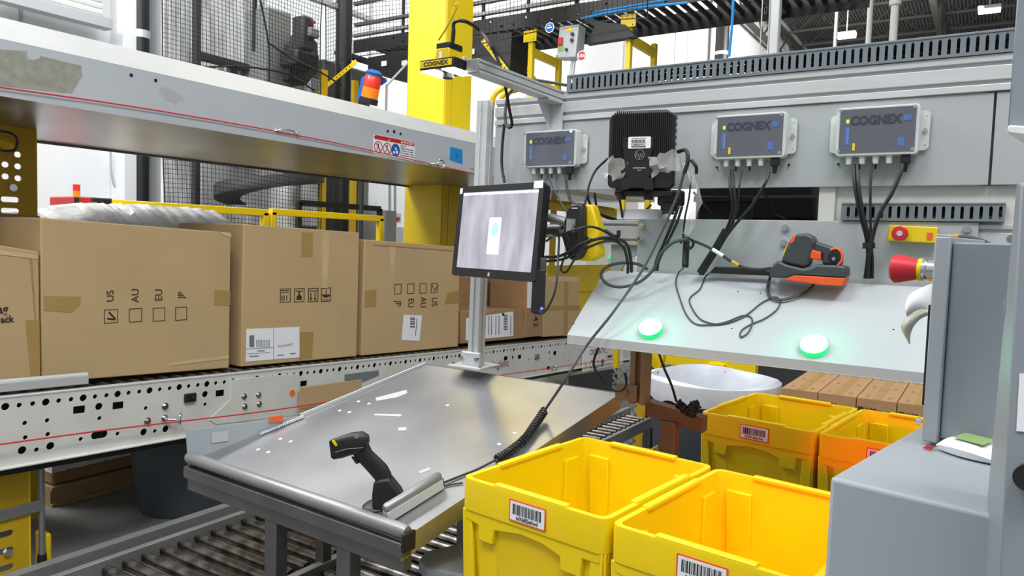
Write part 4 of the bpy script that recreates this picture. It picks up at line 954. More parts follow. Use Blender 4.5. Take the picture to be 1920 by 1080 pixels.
part('login_icon', MB().lathe([(.022, 0), (.0215, .0006)], 22, T(-.003, .006, -.0014), sx=.8, sy=1.1), 'screen_icon', mon)
part('back_shell', MB().loft([[(x, y, -.012) for x, y in rrect(0, 0, w-.002, h-.002, .012)], [(x, y, -.035) for x, y in rrect(0, 0, w-.01, h-.01, .012)], [(x, y, -.055) for x, y in rrect(0, 0, w*.7, h*.7, .012)]]), 'black', mon)
part('logo', MB().box((-.01, -h/2+.013, .0005), (.010, .013, .001)), 'chrome', mon)
part('corner_sticker', MB().box((w/2-.025, h/2-.008, .001), (.042, .024, .001)), 'paper', mon, label='white barcode sticker on the corner')
part('corner_sticker', MB().box((-w/2+.012, h/2-.016, .001), (.014, .020, .001)), 'paper', mon)
part('arm_mount', MB().box((-.02, 0, -.075), (.12, .12, .04)).box((-.05, 0, -.11), (.05, .06, .06)), 'black', mon, .006)
part('tilt_arm', MB().cyl((.06, .01, -.09), (.20, .02, -.12), .022, n=14), 'tube', mon)
# badge reader clipped on the monitor side
q0 = P(1010, 505, d=2.36); q1 = P(1008, 590, d=2.36); Lq = (q0-q1).length
BR = FR(q1, VR-Vector((0, 0, VR.z)), q0-q1)
t = thing('badge_reader', 'slim black reader with blue light hanging by the monitor corner', 'reader', BR)
part('reader_body', MB().prism([(-.022, .008), (-.008, 0), (.014, 0), (.022, .01), (.022, Lq), (-.019, Lq)], -.02, .012), 'black', t, .004)
part('reader_cap', MB().box((.012, Lq+.012, -.004), (.022, .05, .03)), 'gun_grey', t, .004)
part('blue_led', MB().ball((.012, .020, .013), .005, 10), 'led_blue', t, label='glowing blue lamp')
# stationary yellow scanner on an arm behind the monitor
pc_ = P(1083, 440, X=2.1); t = thing('fixed_scanner', 'black and yellow fixed scanner head on a bracket behind the monitor', 'scanner', FS(pc_)); Wi = W[t.name].inverted()
def qs(*pts, X=2.1): return [tuple((Wi @ P(px, py, X=X)))[:2] for px, py in pts]
part('mount_shell', MB().prism(qs((1068, 400), (1097, 382), (1106, 384), (1121, 432), (1117, 445), (1121, 480), (1100, 490), (1072, 488), (1064, 440)), -.06, -.012), 'yellow', t, .005)
part('scanner_body', MB().prism(qs((1066, 398), (1074, 383), (1092, 380), (1097, 388), (1098, 470), (1090, 484), (1074, 489), (1064, 470), (1063, 440)), -.05, .02), 'black', t, .008)
part('chrome_cap', MB().cyl((*qs((1073, 437))[0], .012), (*qs((1075, 411))[0], .012), .022, n=18), 'chrome', t)
part('lower_cone', MB().cyl((*qs((1073, 437))[0], .012), (*qs((1076, 478))[0], .012), .030, .015, n=18), 'black', t)
part('arm_tube', MB().cyl((*qs((1030, 408))[0], .0), (*qs((1068, 418))[0], .0), .015, n=14), 'tube', t)
part('shell_bolt', MB().cyl((*qs((1102, 448))[0], -.012), (*qs((1102, 448))[0], -.004), .008, n=10), 'chrome', t)
part('lettering', MB().text('datamax', .012, T(*qs((1080, 391))[0], .021)) if False else MB().box((*qs((1083, 391))[0], .0205), (.022, .004, .0006)), 'paper_grey', t)

# ------------------------------------------------------------ steel chute table
TA = P(752, 1012, Z=.845); TB = P(1163, 737, X=XS); TP_ = P(800, 673, X=XS+.0); TLf = P(352, 862, Z=.845)
TP_.z = TB.z
nrm = ((TB-TA).cross(TP_-TA)); nrm = nrm if nrm.z > 0 else -nrm; nrm.normalize()
def TT(px, py, off=0): return Pp(px, py, TA+nrm*off, nrm)
TLf = TT(356, 866); TM = TT(565, 783)
TF = FR(TA, (TB-TA), nrm.cross(TB-TA)); TFI = TF.inverted()     # x up the slope, y to the left, z out
table = thing('chute_table', 'large sloped sheet steel chute table with padded front rail', 'table', T(TA.x, TA.y, 0))
outl = [TA, TB, TP_, TM, TLf]
sh = MB(); n = 5; vs = [v for v in outl]+[v-nrm*.003 for v in outl]; sh.add(vs, [(0, 1, 2, 3, 4), (9, 8, 7, 6, 5)]+[(i, (i+1) % 5, 5+(i+1) % 5, 5+i) for i in range(5)])
part('top_sheet', sh, 'steel', table, 0, world=True)
def wallstrip(p, q_, up, dn, th=.003):
    s_ = (q_-p).cross(Vector((0, 0, 1))).normalized()*th
    u_ = Vector((0, 0, up)); d_ = Vector((0, 0, -dn))
    return MB().hexa([p+d_, q_+d_, q_+u_, p+u_], [p+d_+s_, q_+d_+s_, q_+u_+s_, p+u_+s_])
part('right_flange', wallstrip(TA, TB, .001, .055), 'steel', table, 0, world=True)
part('back_flange', wallstrip(TP_, TB, .001, .04), 'steel', table, 0, world=True)
part('left_flange', MB().hexa([TM+Vector((0, .002, -.03)), TP_+Vector((0, .002, -.03)), TP_+Vector((0, .002, .008)), TM+Vector((0, .002, .012))], [TM+Vector((0, .009, -.03)), TP_+Vector((0, .009, -.03)), TP_+Vector((0, .009, .008)), TM+Vector((0, .009, .012))]), 'alu', table, 0, world=True, label='bright folded left edge')
tz = TM.z+.006; LT = Vector((TLf.x, TLf.y, tz))
part('left_gusset', MB().hexa([TLf+Vector((-.0, .003, -.04)), TM+Vector((0, .003, -.04)), Vector((TM.x, TM.y+.003, tz)), Vector((LT.x-.012, LT.y+.003, tz))], [TLf+Vector((0, .006, -.04)), TM+Vector((0, .006, -.04)), Vector((TM.x, TM.y+.006, tz)), Vector((LT.x-.012, LT.y+.006, tz))]), 'cabinet_light', table, 0, world=True, label='painted triangular side plate')
q = (TLf*.75+TM*.25); part('paper_scrap', MB().box((0, 0, 0), (.055, .035, .001), FR(Vector((q.x, q.y-.0015, tz-.035)), TM-TLf-Vector((0, 0, (TM-TLf).z)), (0, 0, 1))), 'paper_grey', table, world=True)
q = (TLf*.25+TM*.75)+Vector((0, 0, .02)); part('red_sticker', MB().box((0, 0, 0), (.05, .02, .0012), FR(q+Vector((0, -.003, .012)), TM-TLf-Vector((0, 0, (TM-TLf).z)), (0, 0, 1))), 'orange_border', table, world=True)
cs_ = [TLf.lerp(TM, f)+nrm*.008+Vector((0, -.012, 0)) for f in (.62, .7, .78, .86, .94, 1.0)]
bd = MB()
for k in range(22): v = TLf.lerp(TM, .60+k*.019)+nrm*.006+Vector((0, -.010, 0)); bd.ball(v, .006, 8)
part('bead_chain', bd, 'chrome', table, world=True)
# front rail with padded tube
r0_ = TT(353, 857, .014); r1_ = TT(764, 998, .014)
dirr = (r1_-r0_).normalized()
part('front_tube', MB().tube([r0_, r0_+dirr*.01, r1_-dirr*.01, r1_], [.014, .019, .019, .015], 18), 'tube', table, world=True, label='rounded grey bumper tube')
part('tube_end', MB().box((0, 0, 0), (.012, .05, .045), FR(r1_+dirr*.004-Vector((0, 0, .022)), dirr, (0, 0, 1))), 'black', table, .004, world=True, label='black plastic end cap')
rl = MB(); off = Vector((0, 0, -.045))
rl.box(((r1_-r0_).length/2, 0, 0), ((r1_-r0_).length, .036, .034), FR(r0_+off, dirr, (0, 0, 1)))
part('front_rail', rl, 'steel_dark', table, .002, world=True)
rl = MB().box(((r1_-r0_).length/2, 0, 0), ((r1_-r0_).length-.01, .040, .03), FR(r0_+off+Vector((.01, 0, -.040)), dirr, (0, 0, 1)))
part('lower_rail', rl, 'steel_dark', table, .002, world=True)
for f, px in ((.44, 0), (.76, 0)):
    q = r0_.lerp(r1_, f); part('leg', MB().box((q.x+.02, q.y, (q.z-.09)/2), (.045, .05, q.z-.10)), 'steel_dark', table, .003, world=True)
for q, yy in ((TT(1120, 760), 1.435), (TT(640, 750), 2.115)): part('leg', MB().box((2.0, yy, .46), (.045, .045, .92)), 'steel_dark', table, .003, world=True)
# side tray below the sheet on the right
part('under_beam', MB().cyl(TA+Vector((.03, .05, -.04)), TB+Vector((-.03, .05, -.04)), .018, n=8), 'steel_dark', table, world=True)
rv = MB()
for px, py in ((672, 753), (692, 757), (637, 770), (655, 773), (526, 823), (545, 828), (484, 843), (503, 848), (747, 779), (965, 812), (936, 833), (839, 760)):
    q = TFI @ TT(px, py); rv.lathe([(.0065, -.0005), (.0065, .0008), (.003, .0014)], 12, TF @ T(q.x, q.y, 0))
part('rivets', rv, 'white_paint', table, world=True)
sc_ = MB()
for pts in (((704, 746), (762, 731), (764, 737), (745, 745), (706, 752)), ((785, 884), (805, 876), (808, 880), (788, 888)), ((746, 802), (762, 801), (762, 807), (748, 808)), ((700, 779), (704, 776), (754, 777), (751, 781))):
    pl = [TFI @ TT(*p) for p in pts]; part('scuff_mark', MB().prism([(p.x, p.y) for p in pl], .0002, .0006, TF), 'paper_grey', table, world=True)
sl = MB()
for px, py in ((1047, 716), (1072, 719)): 
    q = TFI @ TT(px, py); sl.box((q.x, q.y, .0005), (.006, .03, .0005), TF)
part('slots', sl, 'hole', table, world=True)
# angled cushion bar on the sheet
b0 = TT(722, 962, .03); b1 = TT(826, 898, .03); dd = (b1-b0).normalized()
t = thing('stop_bar', 'short padded aluminium stop bar beside the handheld scanner stand', 'bar', FR(b0, dd, nrm))
Lb = (b1-b0).length
part('bar_base', MB().box((Lb/2, -.012, 0), (Lb, .03, .022)), 'alu', t, .002)
part('bumper', MB().tube([(0, .012, 0), (.006, .012, 0), (Lb-.006, .012, 0), (Lb, .012, 0)], [.009, .013, .013, .009], 16), 'tube', t)
part('bar_end', MB().box((Lb+.001, -.010, 0), (.004, .026, .020)), 'black', t)
# ------------------------------------------------------------ handheld scanner in stand on the table
g0 = TT(725, 948, .0)
dg = (g0-CAM).dot(VD)
GX = (VR-nrm*VR.dot(nrm)).normalized(); 
def G(px, py, off=0): return P(px, py, d=dg-off)
GF = FR(g0, VR, VU); GI = GF.inverted()
def g2(*pts, off=0): return [tuple(GI @ P(px, py, d=dg))[:2] for px, py in pts]
stand = thing('scanner_stand', 'black holder cup standing on the steel table', 'stand', GF)
part('cup', MB().prism(g2((701, 952), (700, 925), (703, 900), (711, 896), (732, 892), (738, 900), (750, 915), (756, 925), (742, 945), (722, 955)), -.028, .028), 'black', stand, .008, seg=3)
mb = MB().lathe([(.042, 0), (.042, .003), (.034, .008), (.02, .010)], 24, FR(TT(708, 948, .001), GX, nrm.cross(GX)), sx=1.0, sy=.8)
part('foot', mb, 'black', stand, world=True)
gun = thing('handheld_scanner', 'black handheld barcode scanner with yellow tag leaning in its holder', 'barcode scanner', GF)
head = MB(); 
hl = [((624, 823), (628, 861), .014), ((640, 817), (644, 858), .020), ((660, 811), (668, 850), .024), ((678, 809), (686, 842), .024), ((690, 815), (692, 830), .014)]
loops = []
for (a_, b2, dz_) in hl:
    p0_, p1_ = g2(a_, b2); c_ = ((p0_[0]+p1_[0])/2, (p0_[1]+p1_[1])/2); hx, hy = (p0_[0]-p1_[0])/2, (p0_[1]-p1_[1])/2
    loops.append([(c_[0]+hx*math.copysign(abs(math.cos(t_))**.6, math.cos(t_)), c_[1]+hy*math.copysign(abs(math.cos(t_))**.6, math.cos(t_)), dz_*math.copysign(abs(math.sin(t_))**.6, math.sin(t_))) for t_ in [2*PI*i/20 for i in range(20)]])
head.loft(loops); part('head', head, 'gun_black' if 'gun_black' in MATS else 'black', gun)
part('window', MB().prism(g2((619, 826), (625, 823), (629, 860), (623, 856)), -.014, .014), 'black_matte', gun, .001)
hd = MB(); loops = []
for (a_, b2, dz_) in (((658, 848), (690, 828), .014), ((666, 858), (698, 845), .013), ((678, 872), (712, 858), .012), ((692, 887), (726, 872), .012), ((703, 900), (733, 885), .012), ((706, 915), (738, 905), .012)):
    p0_, p1_ = g2(a_, b2); c_ = ((p0_[0]+p1_[0])/2, (p0_[1]+p1_[1])/2); hx, hy = (p0_[0]-p1_[0])/2, (p0_[1]-p1_[1])/2
    loops.append([(c_[0]+hx*math.cos(t_), c_[1]+hy*math.cos(t_), dz_*math.sin(t_)) for t_ in [2*PI*i/18 for i in range(18)]])
hd.loft(loops); part('handle', hd, 'black', gun)
part('trigger', MB().prism(g2((659, 856), (668, 858), (674, 868), (668, 869)), -.006, .006), 'rubber', gun, .001)
part('yellow_tag', MB().prism(g2((625, 824), (628, 822), (636, 832), (633, 834)), .012, .0215), 'yellow', gun, label='small yellow tag')
part('ring_badge', MB().cyl((*g2((672, 815))[0], .020), (*g2((672, 815))[0], .0245), .006, n=16), 'duct', gun)
part('side_seam', MB().tube([(*g2((632, 845))[0], .0205), (*g2((655, 838))[0], .0235), (*g2((684, 836))[0], .0225)], .0012, 6), 'duct', gun)
# ------------------------------------------------------------ totes
mat('tote_warm', (214, 160, 8), .4, 0, .04, 3)
def rl_(cx, cy, w, d, r, z, n=4): return [(x, y, z) for x, y in rrect(cx, cy, w, d, r, n)]
def make_tote(lb, M, code=None, L=.56, Wd=.435, Hh=.36, warm=False, tag=True):
    """x = long side, y = short side; rim at z=0"""
    t = thing('storage_tote', lb, 'tote', M @ T(0, 0, -Hh), 'yellow plastic totes'); o = Hh
    mb = MB()
    A = lambda w, d, z, r=.02: rl_(0, 0, w, d, r, z+o)
    mb.loft([A(L*.90, Wd*.88, -Hh), A(L*.945, Wd*.935, -.10), A(L*.955, Wd*.945, -.082), A(L*.995, Wd*.995, -.080, .024), A(L, Wd, -.012, .026), A(L*.995, Wd*.995, 0, .026),
             A(L-.030, Wd-.030, 0, .018), A(L-.036, Wd-.036, -.03, .018), A(L*.90, Wd*.88, -Hh*.95, .016)], caps=(True, True))
    part('tote_body', mb, 'tote', t)
    sk = MB(); s_ = Wd*.4975; 
    # stepped skirts on the short ends and the long sides
    def skirt(M2, wd_, off_):
        steps = [(-wd_*.40, -wd_*.25, .13), (-wd_*.25, .06*wd_, .105), (.06*wd_, wd_*.25, .13), (.25*wd_, .40*wd_, .165)] if False else []
        pts = [(-wd_/2*.93, -.075), (wd_/2*.93, -.075), (wd_/2*.93, -.105), (wd_*.36, -.105), (wd_*.355, -.150), (wd_*.22, -.150), (wd_*.215, -.118), (wd_*.10, -.104), (-wd_*.05, -.10), (-wd_*.24, -.112), (-wd_*.25, -.150), (-wd_*.36, -.150), (-wd_*.365, -.112), (-wd_*.465, -.105)]
        sk.prism(pts[::-1], off_-.013, off_, M2)
    for a_, wd_, off_ in ((-90, Wd, L/2*.985), (90, Wd, L/2*.985), (0, L, Wd/2*.985), (180, L, Wd/2*.985)):
        skirt(T(0, 0, o) @ Rz(a_) @ Rx(90), wd_, off_)
    part('skirt', sk, 'tote', t, .003)
    rb = MB()
    for a_, wd_, off_ in ((-90, Wd, L/2), (90, Wd, L/2), (0, L, Wd/2), (180, L, Wd/2)):
        M2 = T(0, 0, o) @ Rz(a_) @ Rx(90)
        rb.prism(rrect(0, .0, wd_*.5, .012, .004), off_-.022, off_-.002, M2)   # raised lip in the middle of each side
        for x_ in (-.33, .33):
            A_, B_ = x_*wd_-.035, x_*wd_+.035; C_, D_ = x_*wd_*.9-.03, x_*wd_*.9+.03
            rb.add([M2 @ Vector(v) for v in ((C_, -Hh*.93, off_-.034), (D_, -Hh*.93, off_-.034), (B_, -.045, off_-.027), (A_, -.045, off_-.027), (C_, -Hh*.93, off_-.022), (D_, -Hh*.93, off_-.022), (B_, -.045, off_-.014), (A_, -.045, off_-.014))], [(0, 1, 2, 3), (7, 6, 5, 4), (0, 4, 5, 1), (1, 5, 6, 2), (2, 6, 7, 3), (3, 7, 4, 0)])
        for x_ in (-.45, .45): rb.prism([(x_*wd_*.93-.02, -Hh*.97), (x_*wd_*.93+.02, -Hh*.97), (x_*wd_+.012, -.08), (x_*wd_-.018, -.08)], off_*.94, off_*.98, M2)
    part('ribs', rb, 'tote', t, .003)
    if code:
        M2 = T(0, 0, o) @ Rz(90) @ Rx(90)
        q = part('barcode_label', MB().prism(rrect(.0, -.043, .110, .054, .003), L/2*.995, L/2*.995+.0025, M2), 'orange_border', t, .0005, label='orange bordered barcode label')
        part('label_paper', MB().prism(rrect(.0, -.043, .102, .046, .002), L/2*.995+.0025, L/2*.995+.003, M2), 'paper', q)
        bb = MB(); bars(bb, -.043, .043, -.051, -.026, L/2*.995+.0034, random.Random(len(lb)), M=M2, wmax=.0030)
        bb.text(code, .0135, M2 @ T(0, -.0585, L/2*.995+.0034), squash=.95)
        part('barcode', bb, 'ink_black', q)
    return t
def tote_frame(fl, fr_, z, yaw=0):
    a, b2 = P(*fl, Z=z), P(*fr_, Z=z); d = (a-b2); d.z = 0; w = d.length; d.normalize(); d = Matrix.Rotation(math.radians(-5), 3, 'Z') @ d
    x = Vector((d.y, -d.x, 0)); x = x if x.x > 0 else -x
    c = a-d*w/2+x*.28
    # local +x must point back at the viewer (label side)
    return FR(c, -x, -d if (-x).cross(-d).z > 0 else d), w
F, w_ = tote_frame((863, 893), (1154, 968), 1.0)
tote0 = make_tote('big yellow tote at the front with barcode label tsX682sthvd', F @ T(0, 0, 0), 'tsX682sthvd', Wd=w_-.004)
F2_, w2 = tote_frame((1163, 975), (1163+387, 975+105), 1.0)
F2_ = F.copy() @ T(0, 0, 0); yv = F.col[1].to_3d(); sgn = 1 if yv.y < 0 else -1
tote1 = make_tote('yellow tote at the front beside the grey box, barcode tsX03sfwbb1', F @ T(-.0, sgn*(w_+.004), -.004), 'tsX03sfwbb1', Wd=w_-.004)
F3, w3 = tote_frame((1312, 772), (1535, 808), .965)
make_tote('yellow tote farther back with an amber label below the shelf', F3, 'tsX01sbpr5m', Wd=w3-.004)
yv = F3.col[1].to_3d(); sgn = 1 if yv.y < 0 else -1
make_tote('yellow tote partly hidden behind the grey cabinet, lit orange', F3 @ T(0, sgn*(w3+.004), 0), 'tsX00swmk2d', Wd=w3-.004)
# ------------------------------------------------------------ grey cabinet, lower box, post at the right
bd_ = Vector((.983, -.182, 0)); rd = Vector((-.182, -.983, 0)); UPZ = Vector((0, 0, 1))
def blk(c, w, d, z0_, z1_, mb=None):     # c = near-left corner (x, y); extends w right (rd), d back (bd_)
    mb = mb or MB(); c = Vector((c[0], c[1], 0))
    q = [c, c+rd*w, c+rd*w+bd_*d, c+bd_*d]
    return mb.hexa([v+UPZ*z0_ for v in q], [v+UPZ*z1_ for v in q])
K = P(1556, 894, Z=1.3)
t = thing('equipment_box', 'large grey sheet metal box with a flat top at the lower right', 'enclosure', T(K.x, K.y, .55))
part('box_body', blk((K.x, K.y), .42, .80, .55, 1.3), 'cabinet_light', t, .006, world=True, seg=3)
part('box_plinth', blk((K.x+.02, K.y-.02), .38, .74, 0, .55), 'steel_dark', t, .003, world=True)
K2 = P(1757, 822, Z=1.312); zt_ = P(1788, 454, X=K2.x).z
t = thing('control_cabinet', 'grey wall cabinet with a mushroom stop button on its door edge', 'enclosure', T(K2.x, K2.y, 1.302))
part('cabinet_body', blk((K2.x, K2.y-.003), .26, .22, 1.312, zt_), 'cabinet', t, .003, world=True)
part('cabinet_door', blk((K2.x-.006, K2.y+.021), .022, .24, 1.306, zt_+.008), 'cabinet_light', t, .002, world=True, label='folded door edge')
part('door_panel', blk((K2.x+.01, K2.y+.0245), .0035, .20, 1.36, zt_-.10), 'rubber', t, 0, world=True)
part('hinge_pin', MB().cyl((K2.x-.0, K2.y+.024, 1.335), (K2.x, K2.y+.030, 1.335), .006, n=10), 'chrome', t, world=True)
dz_ = P(1768, 508, X=K2.x+.03); dpt = Vector((K2.x+.06, K2.y+.012, dz_.z))
BF = FR(dpt, bd_, UPZ)      # z = b x up = toward -Y?  (flip below)
BF = FR(dpt, -bd_, UPZ)
s_ = 1
mm = thing('stop_button', 'red mushroom emergency stop button sticking out of the cabinet door', 'emergency stop', BF)
part('metal_neck', MB().lathe([(.018, .008), (.018, .018), (.0155, .020), (.0175, .023), (.0175, .027)], 22), 'chrome', mm)
part('yellow_collar', MB().lathe([(.0185, .027), (.0185, .033)], 22), 'yellow', mm)
part('red_cap', MB().lathe([(.0165, .033), (.017, .036), (.0235, .062), (.0240, .070), (.021, .074), (.010, .0755)], 28), 'knob_red', mm)
# paper tongue curling from behind the cabinet
def ribbon(pairs, ds):
    vs = []
    for (a_, b2), d_ in zip(pairs, ds):
        for f in (0, .33, .66, 1): vs.append(P(a_[0]+(b2[0]-a_[0])*f, a_[1]+(b2[1]-a_[1])*f, d=d_-.010*math.sin(PI*f)))
    return MB().add(vs, [(i*4+j, i*4+j+1, i*4+j+5, i*4+j+4) for i in range(len(pairs)-1) for j in range(3)])
t = thing('paper_strip', 'curled white paper strip hanging beside the control cabinet', 'paper', T(*P(1757, 560, d=1.40)))
o = part('paper_front', ribbon([((1759, 527), (1759, 598)), ((1738, 534), (1750, 588)), ((1718, 543), (1738, 578)), ((1702, 553), (1716, 582)), ((1696, 574), (1700, 598))], [1.41, 1.38, 1.36, 1.35, 1.355]), 'paper', t, world=True)
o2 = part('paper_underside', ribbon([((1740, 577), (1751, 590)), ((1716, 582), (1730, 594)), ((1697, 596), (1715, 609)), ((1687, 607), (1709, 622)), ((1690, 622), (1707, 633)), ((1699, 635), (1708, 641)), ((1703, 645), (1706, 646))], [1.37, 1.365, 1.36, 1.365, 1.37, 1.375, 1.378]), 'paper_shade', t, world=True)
for q in (o, o2):
    md = q.modifiers.new('s', 'SOLIDIFY'); md.thickness = .0006; md = q.modifiers.new('u', 'SUBSURF'); md.levels = md.render_levels = 2
# wipes pouch
a = P(1757, 842, Z=1.302); b_ = P(1856, 868, Z=1.302); 
M = FR(a, (b_-a), UPZ.cross(b_-a)); Lp = (b_-a).length
t = thing('wipes_pouch', 'white soft pouch with a green label lying on the equipment box', 'pouch', M)
loops = []
for i in range(11):
    f = i/10; x = Lp*1.25*f; hh = .003+.017*math.sin(PI*min(1, f*.9+.12))**.6; wd_ = .055+.008*math.sin(PI*f)
    y0 = -.012*math.sin(PI*f)
    loops.append([(x, y0, .001), (x, y0-.004, hh*.6), (x, y0+.012, hh), (x, y0+wd_*.5, hh*1.25), (x, y0+wd_, hh*.9), (x, y0+wd_+.006, .001)])
part('pouch_body', MB().loft(loops), 'paper', t, .0)
part('green_label', MB().add([(Lp*f, -.012*math.sin(PI*f*.8)+.012+.034*g, .0235+.004*g-.002*abs(f-.55)) for g in (0, .5, 1) for f in (.25, .45, .65, .85)], [(j*4+i, j*4+i+1, j*4+i+5, j*4+i+4) for j in (0, 1) for i in (0, 1, 2)]), 'green_print', t, label='green printed label')
sb = MB()
for k in range(4): sb.box((-.012+.002*k, .002-.006*k, .001), (.012, .003, .001))
part('striped_seal', sb, 'red', t)
# near post with ledge
L1t, L1b = P(1914, 345, d=.74), P(1873, 1095, d=.74); L0t, L0b = P(1907, 340, d=.93), P(1836, 1095, d=.93)
L1t = L1b+(L1t-L1b)*1.0
Rt, Rb = L1t+rd*.2, L1b+rd*.2
t = thing('machine_post', 'grey machine post rising along the right picture edge', 'post', T(L1b.x, L1b.y, L1b.z))
part('post_body', MB().hexa([L1b, Rb, Rt, L1t], [L0b, Rb+bd_*.19, Rt+bd_*.19, L0t]), 'cabinet', t, .002, world=True)
part('post_latch', MB().hexa(*[[P(px, py, d=d_) for px, py in ((1884, 560), (1893, 560), (1891, 600), (1882, 600))] for d_ in (.90, .93)]), 'cabinet_light', t, .001, world=True)
h0 = [P(px, py, d=.86) for px, py in ((1889, 238), (1990, 246), (1990, -40), (1909, -40))]
part('post_head', MB().hexa(h0, [v+bd_*.16 for v in h0]), 'cabinet', t, .002, world=True, label='wider upper section of the post')
h1 = [P(px, py, d=.85) for px, py in ((1888, 250), (1990, 262), (1990, 240), (1890, 234))]
part('post_ledge', MB().hexa(h1, [v+bd_*.17 for v in h1]), 'white_clean', t, .002, world=True)
fcF = FR(L1b, rd, L1t-L1b); fi = fcF.inverted()
def pq(px, py): p = fi @ Pp(px, py, L1b, fcF.col[2].to_3d()); return (p.x, p.y)
part('white_notice', MB().prism([pq(*p) for p in ((1912, 700), (1960, 700), (1958, 812), (1906, 808))], .0005, .0015, fcF), 'paper', t, world=True, label='edge of a white notice')
x, y = pq(1934, 892); part('black_knob', MB().cyl((x, y, 0), (x, y, .018), .013, n=20, M=fcF), 'black', t, world=True)

# ------------------------------------------------------------ far trash can with liner
def bin_(name, lb, c, r, h, m, liner):
    t = thing(name, lb, 'trash can', T(*c)); 
    part('can_body', MB().lathe([(r*.78, 0), (r*.82, .02), (r*.97, h-.06), (r*1.02, h-.055), (r*1.04, h-.02), (r*1.02, h), (r*.99, h), (r*.955, h-.06), (r*.80, .05)], 40), m, t)
    if liner:
        N = 64; rr_ = random.Random(2); vs = []; prof = [(1.055, -.085), (1.07, -.05), (1.06, .012), (1.0, .022), (.945, -.02), (.89, -.10), (.76, -.42)]
        w_ = [.5*math.sin(9*2*PI*i/N+1)+.3*math.sin(14*2*PI*i/N)+.2*math.sin(5*2*PI*i/N+2) for i in range(N)]
        for k, (f, z) in enumerate(prof):
            for i in range(N):
                wv = w_[i]*(.006 if k in (0,) else .003)+(.007*w_[i] if k > 3 else 0)
                vs.append(((r*f+wv)*math.cos(2*PI*i/N), (r*f+wv)*math.sin(2*PI*i/N), h+z+(w_[i]*.02 if k == 0 else 0)+.01*math.sin(6*PI*i/N)*(k == 3)))
        fs = [(j*N+i, j*N+(i+1) % N, (j+1)*N+(i+1) % N, (j+1)*N+i) for j in range(len(prof)-1) for i in range(N)]
        part('liner', MB().add(vs, fs), 'liner', t, label='translucent white bag folded over the rim')
    return t
bin_('trash_can', 'dark round trash can with a white bag liner behind the totes', (3.86, 1.19, 0), .325, .90, 'can_far', True)
cc_ = P(360, 978, Z=0); bin_('trash_can', 'round slate grey trash can under the carton conveyor', (cc_.x+.16, cc_.y+.27, 0), .33, .525, 'can', False)
# ------------------------------------------------------------ small cartons behind the totes
zc = .95; A0 = P(1465, 723, Z=zc)
lw = (P(1534, 731, Z=zc)-P(1605, 741, Z=zc)).length; ch = .115; cdp = .26
base = MB().box((A0.x+.45, A0.y-.5, (zc-ch-.02)/2+.0), (.95, 1.05, zc-ch-.022))
t = solo('pallet_load', 'brown pallet load under the layer of small cartons', 'pallet load', base, 'card_dark')
first = None
def small_carton():
    t = thing('small_carton', 'x', 'carton', T(0, 0, 0), 'small cartons packed in rows behind the totes')
    part('carton_body', MB().box((cdp/2, -lw/2, ch/2), (cdp-.004, lw-.004, ch)), 'card_dark', t, .002)
    part('top_tape', MB().box((cdp/2, -lw/2, ch+.0007), (cdp-.006, .035, .0012)), 'tape', t)
    f = FR((-.0005+.002, 0, 0), (0, -1, 0), (0, 0, 1))
    part('printed_text', MB().text('4/100ct', .028, f @ T(lw*.38, ch*.55, .0002), bold=.0004).box((lw*.12, ch*.55, .0005), (.024, .024, .0006), f), 'ink', t)
    part('top_print', MB().box((cdp*.3, -lw*.22, ch+.0005), (.06, .012, .0008)).box((cdp*.3, -lw*.78, ch+.0005), (.05, .014, .0008)), 'card_inner', t)
    return t
sc0 = small_carton()
for r_ in range(3):
    for k in range(5):
        M = T(A0.x+r_*cdp, A0.y-k*lw, zc-ch-.01)
        rown = ['front row', 'second row', 'back row'][r_]; pos = ['leftmost', 'second from left', 'third from left', 'fourth from left', 'rightmost'][k]
        lb = 'small brown printed carton behind the totes, %s in the %s' % (pos, rown)
        if sc0.get('label') == 'x': sc0.matrix_world = M; W[sc0.name] = M; sc0['label'] = lb
        else: dup(sc0, M, lb)

# ------------------------------------------------------------ floor roller conveyors
def roller_lane(name, lb, x0_, x1_, y0, y1, z, r, pitch, m='roller', rail=.07, rails=(1, 1), ext=0):
    t = thing(name, lb, 'conveyor', T(x0_, y0, 0)); n = int((x1_-x0_)/pitch); rm_ = MB().cyl((0, y0+.03, 0), (0, y1-.03, 0), r, n=18).cyl((0, y0, 0), (0, y1, 0), r*.35, n=8)
    for f in (.08, .92): yy = y0+(y1-y0)*f; rm_.cyl((0, yy-.006, 0), (0, yy+.006, 0), r*1.04, n=18)
    first = None
    for k in range(n):
        M = T(x0_+.04+k*pitch, 0, z)
        if first is None: first = part('roller', MB().add([(v[0], v[1]-y0, v[2]) for v in rm_.v], rm_.f), m, t); first.matrix_local = T(.04+k*pitch, 0, z)
        else: o = first.copy(); COL.objects.link(o); o.matrix_local = T(.04+k*pitch, 0, z); W[o.name] = W[t.name]
    if rails[0]: part('side_rail', MB().box(((x1_-x0_)/2, -.012, z-.01), (x1_-x0_+.1, .02, rail)), 'tube', t, .002)
    if rails[1]: part('side_rail', MB().box(((x1_-x0_)/2-ext/2, y1-y0+.012, z-.0), (x1_-x0_+.1+ext, .03, rail)), 'tube', t, .002)
    for x_ in (.1, (x1_-x0_)-.1):
        for y_ in (0, y1-y0): part('leg', MB().box((x_, y_, (z-.04)/2), (.04, .03, z-.04)), 'steel_dark', t)
    return t
zf_ = .30
ya_ = P(300, 1030, Z=zf_).y
roller_lane('roller_conveyor', 'low conveyor of worn steel rollers under the table, left lane', 1.46, 2.95, 2.14, ya_, zf_, .023, .078, ext=.4)
roller_lane('roller_conveyor', 'low conveyor of worn steel rollers under the table, right lane', 1.46, 2.95, 1.48, 2.09, zf_, .023, .078)
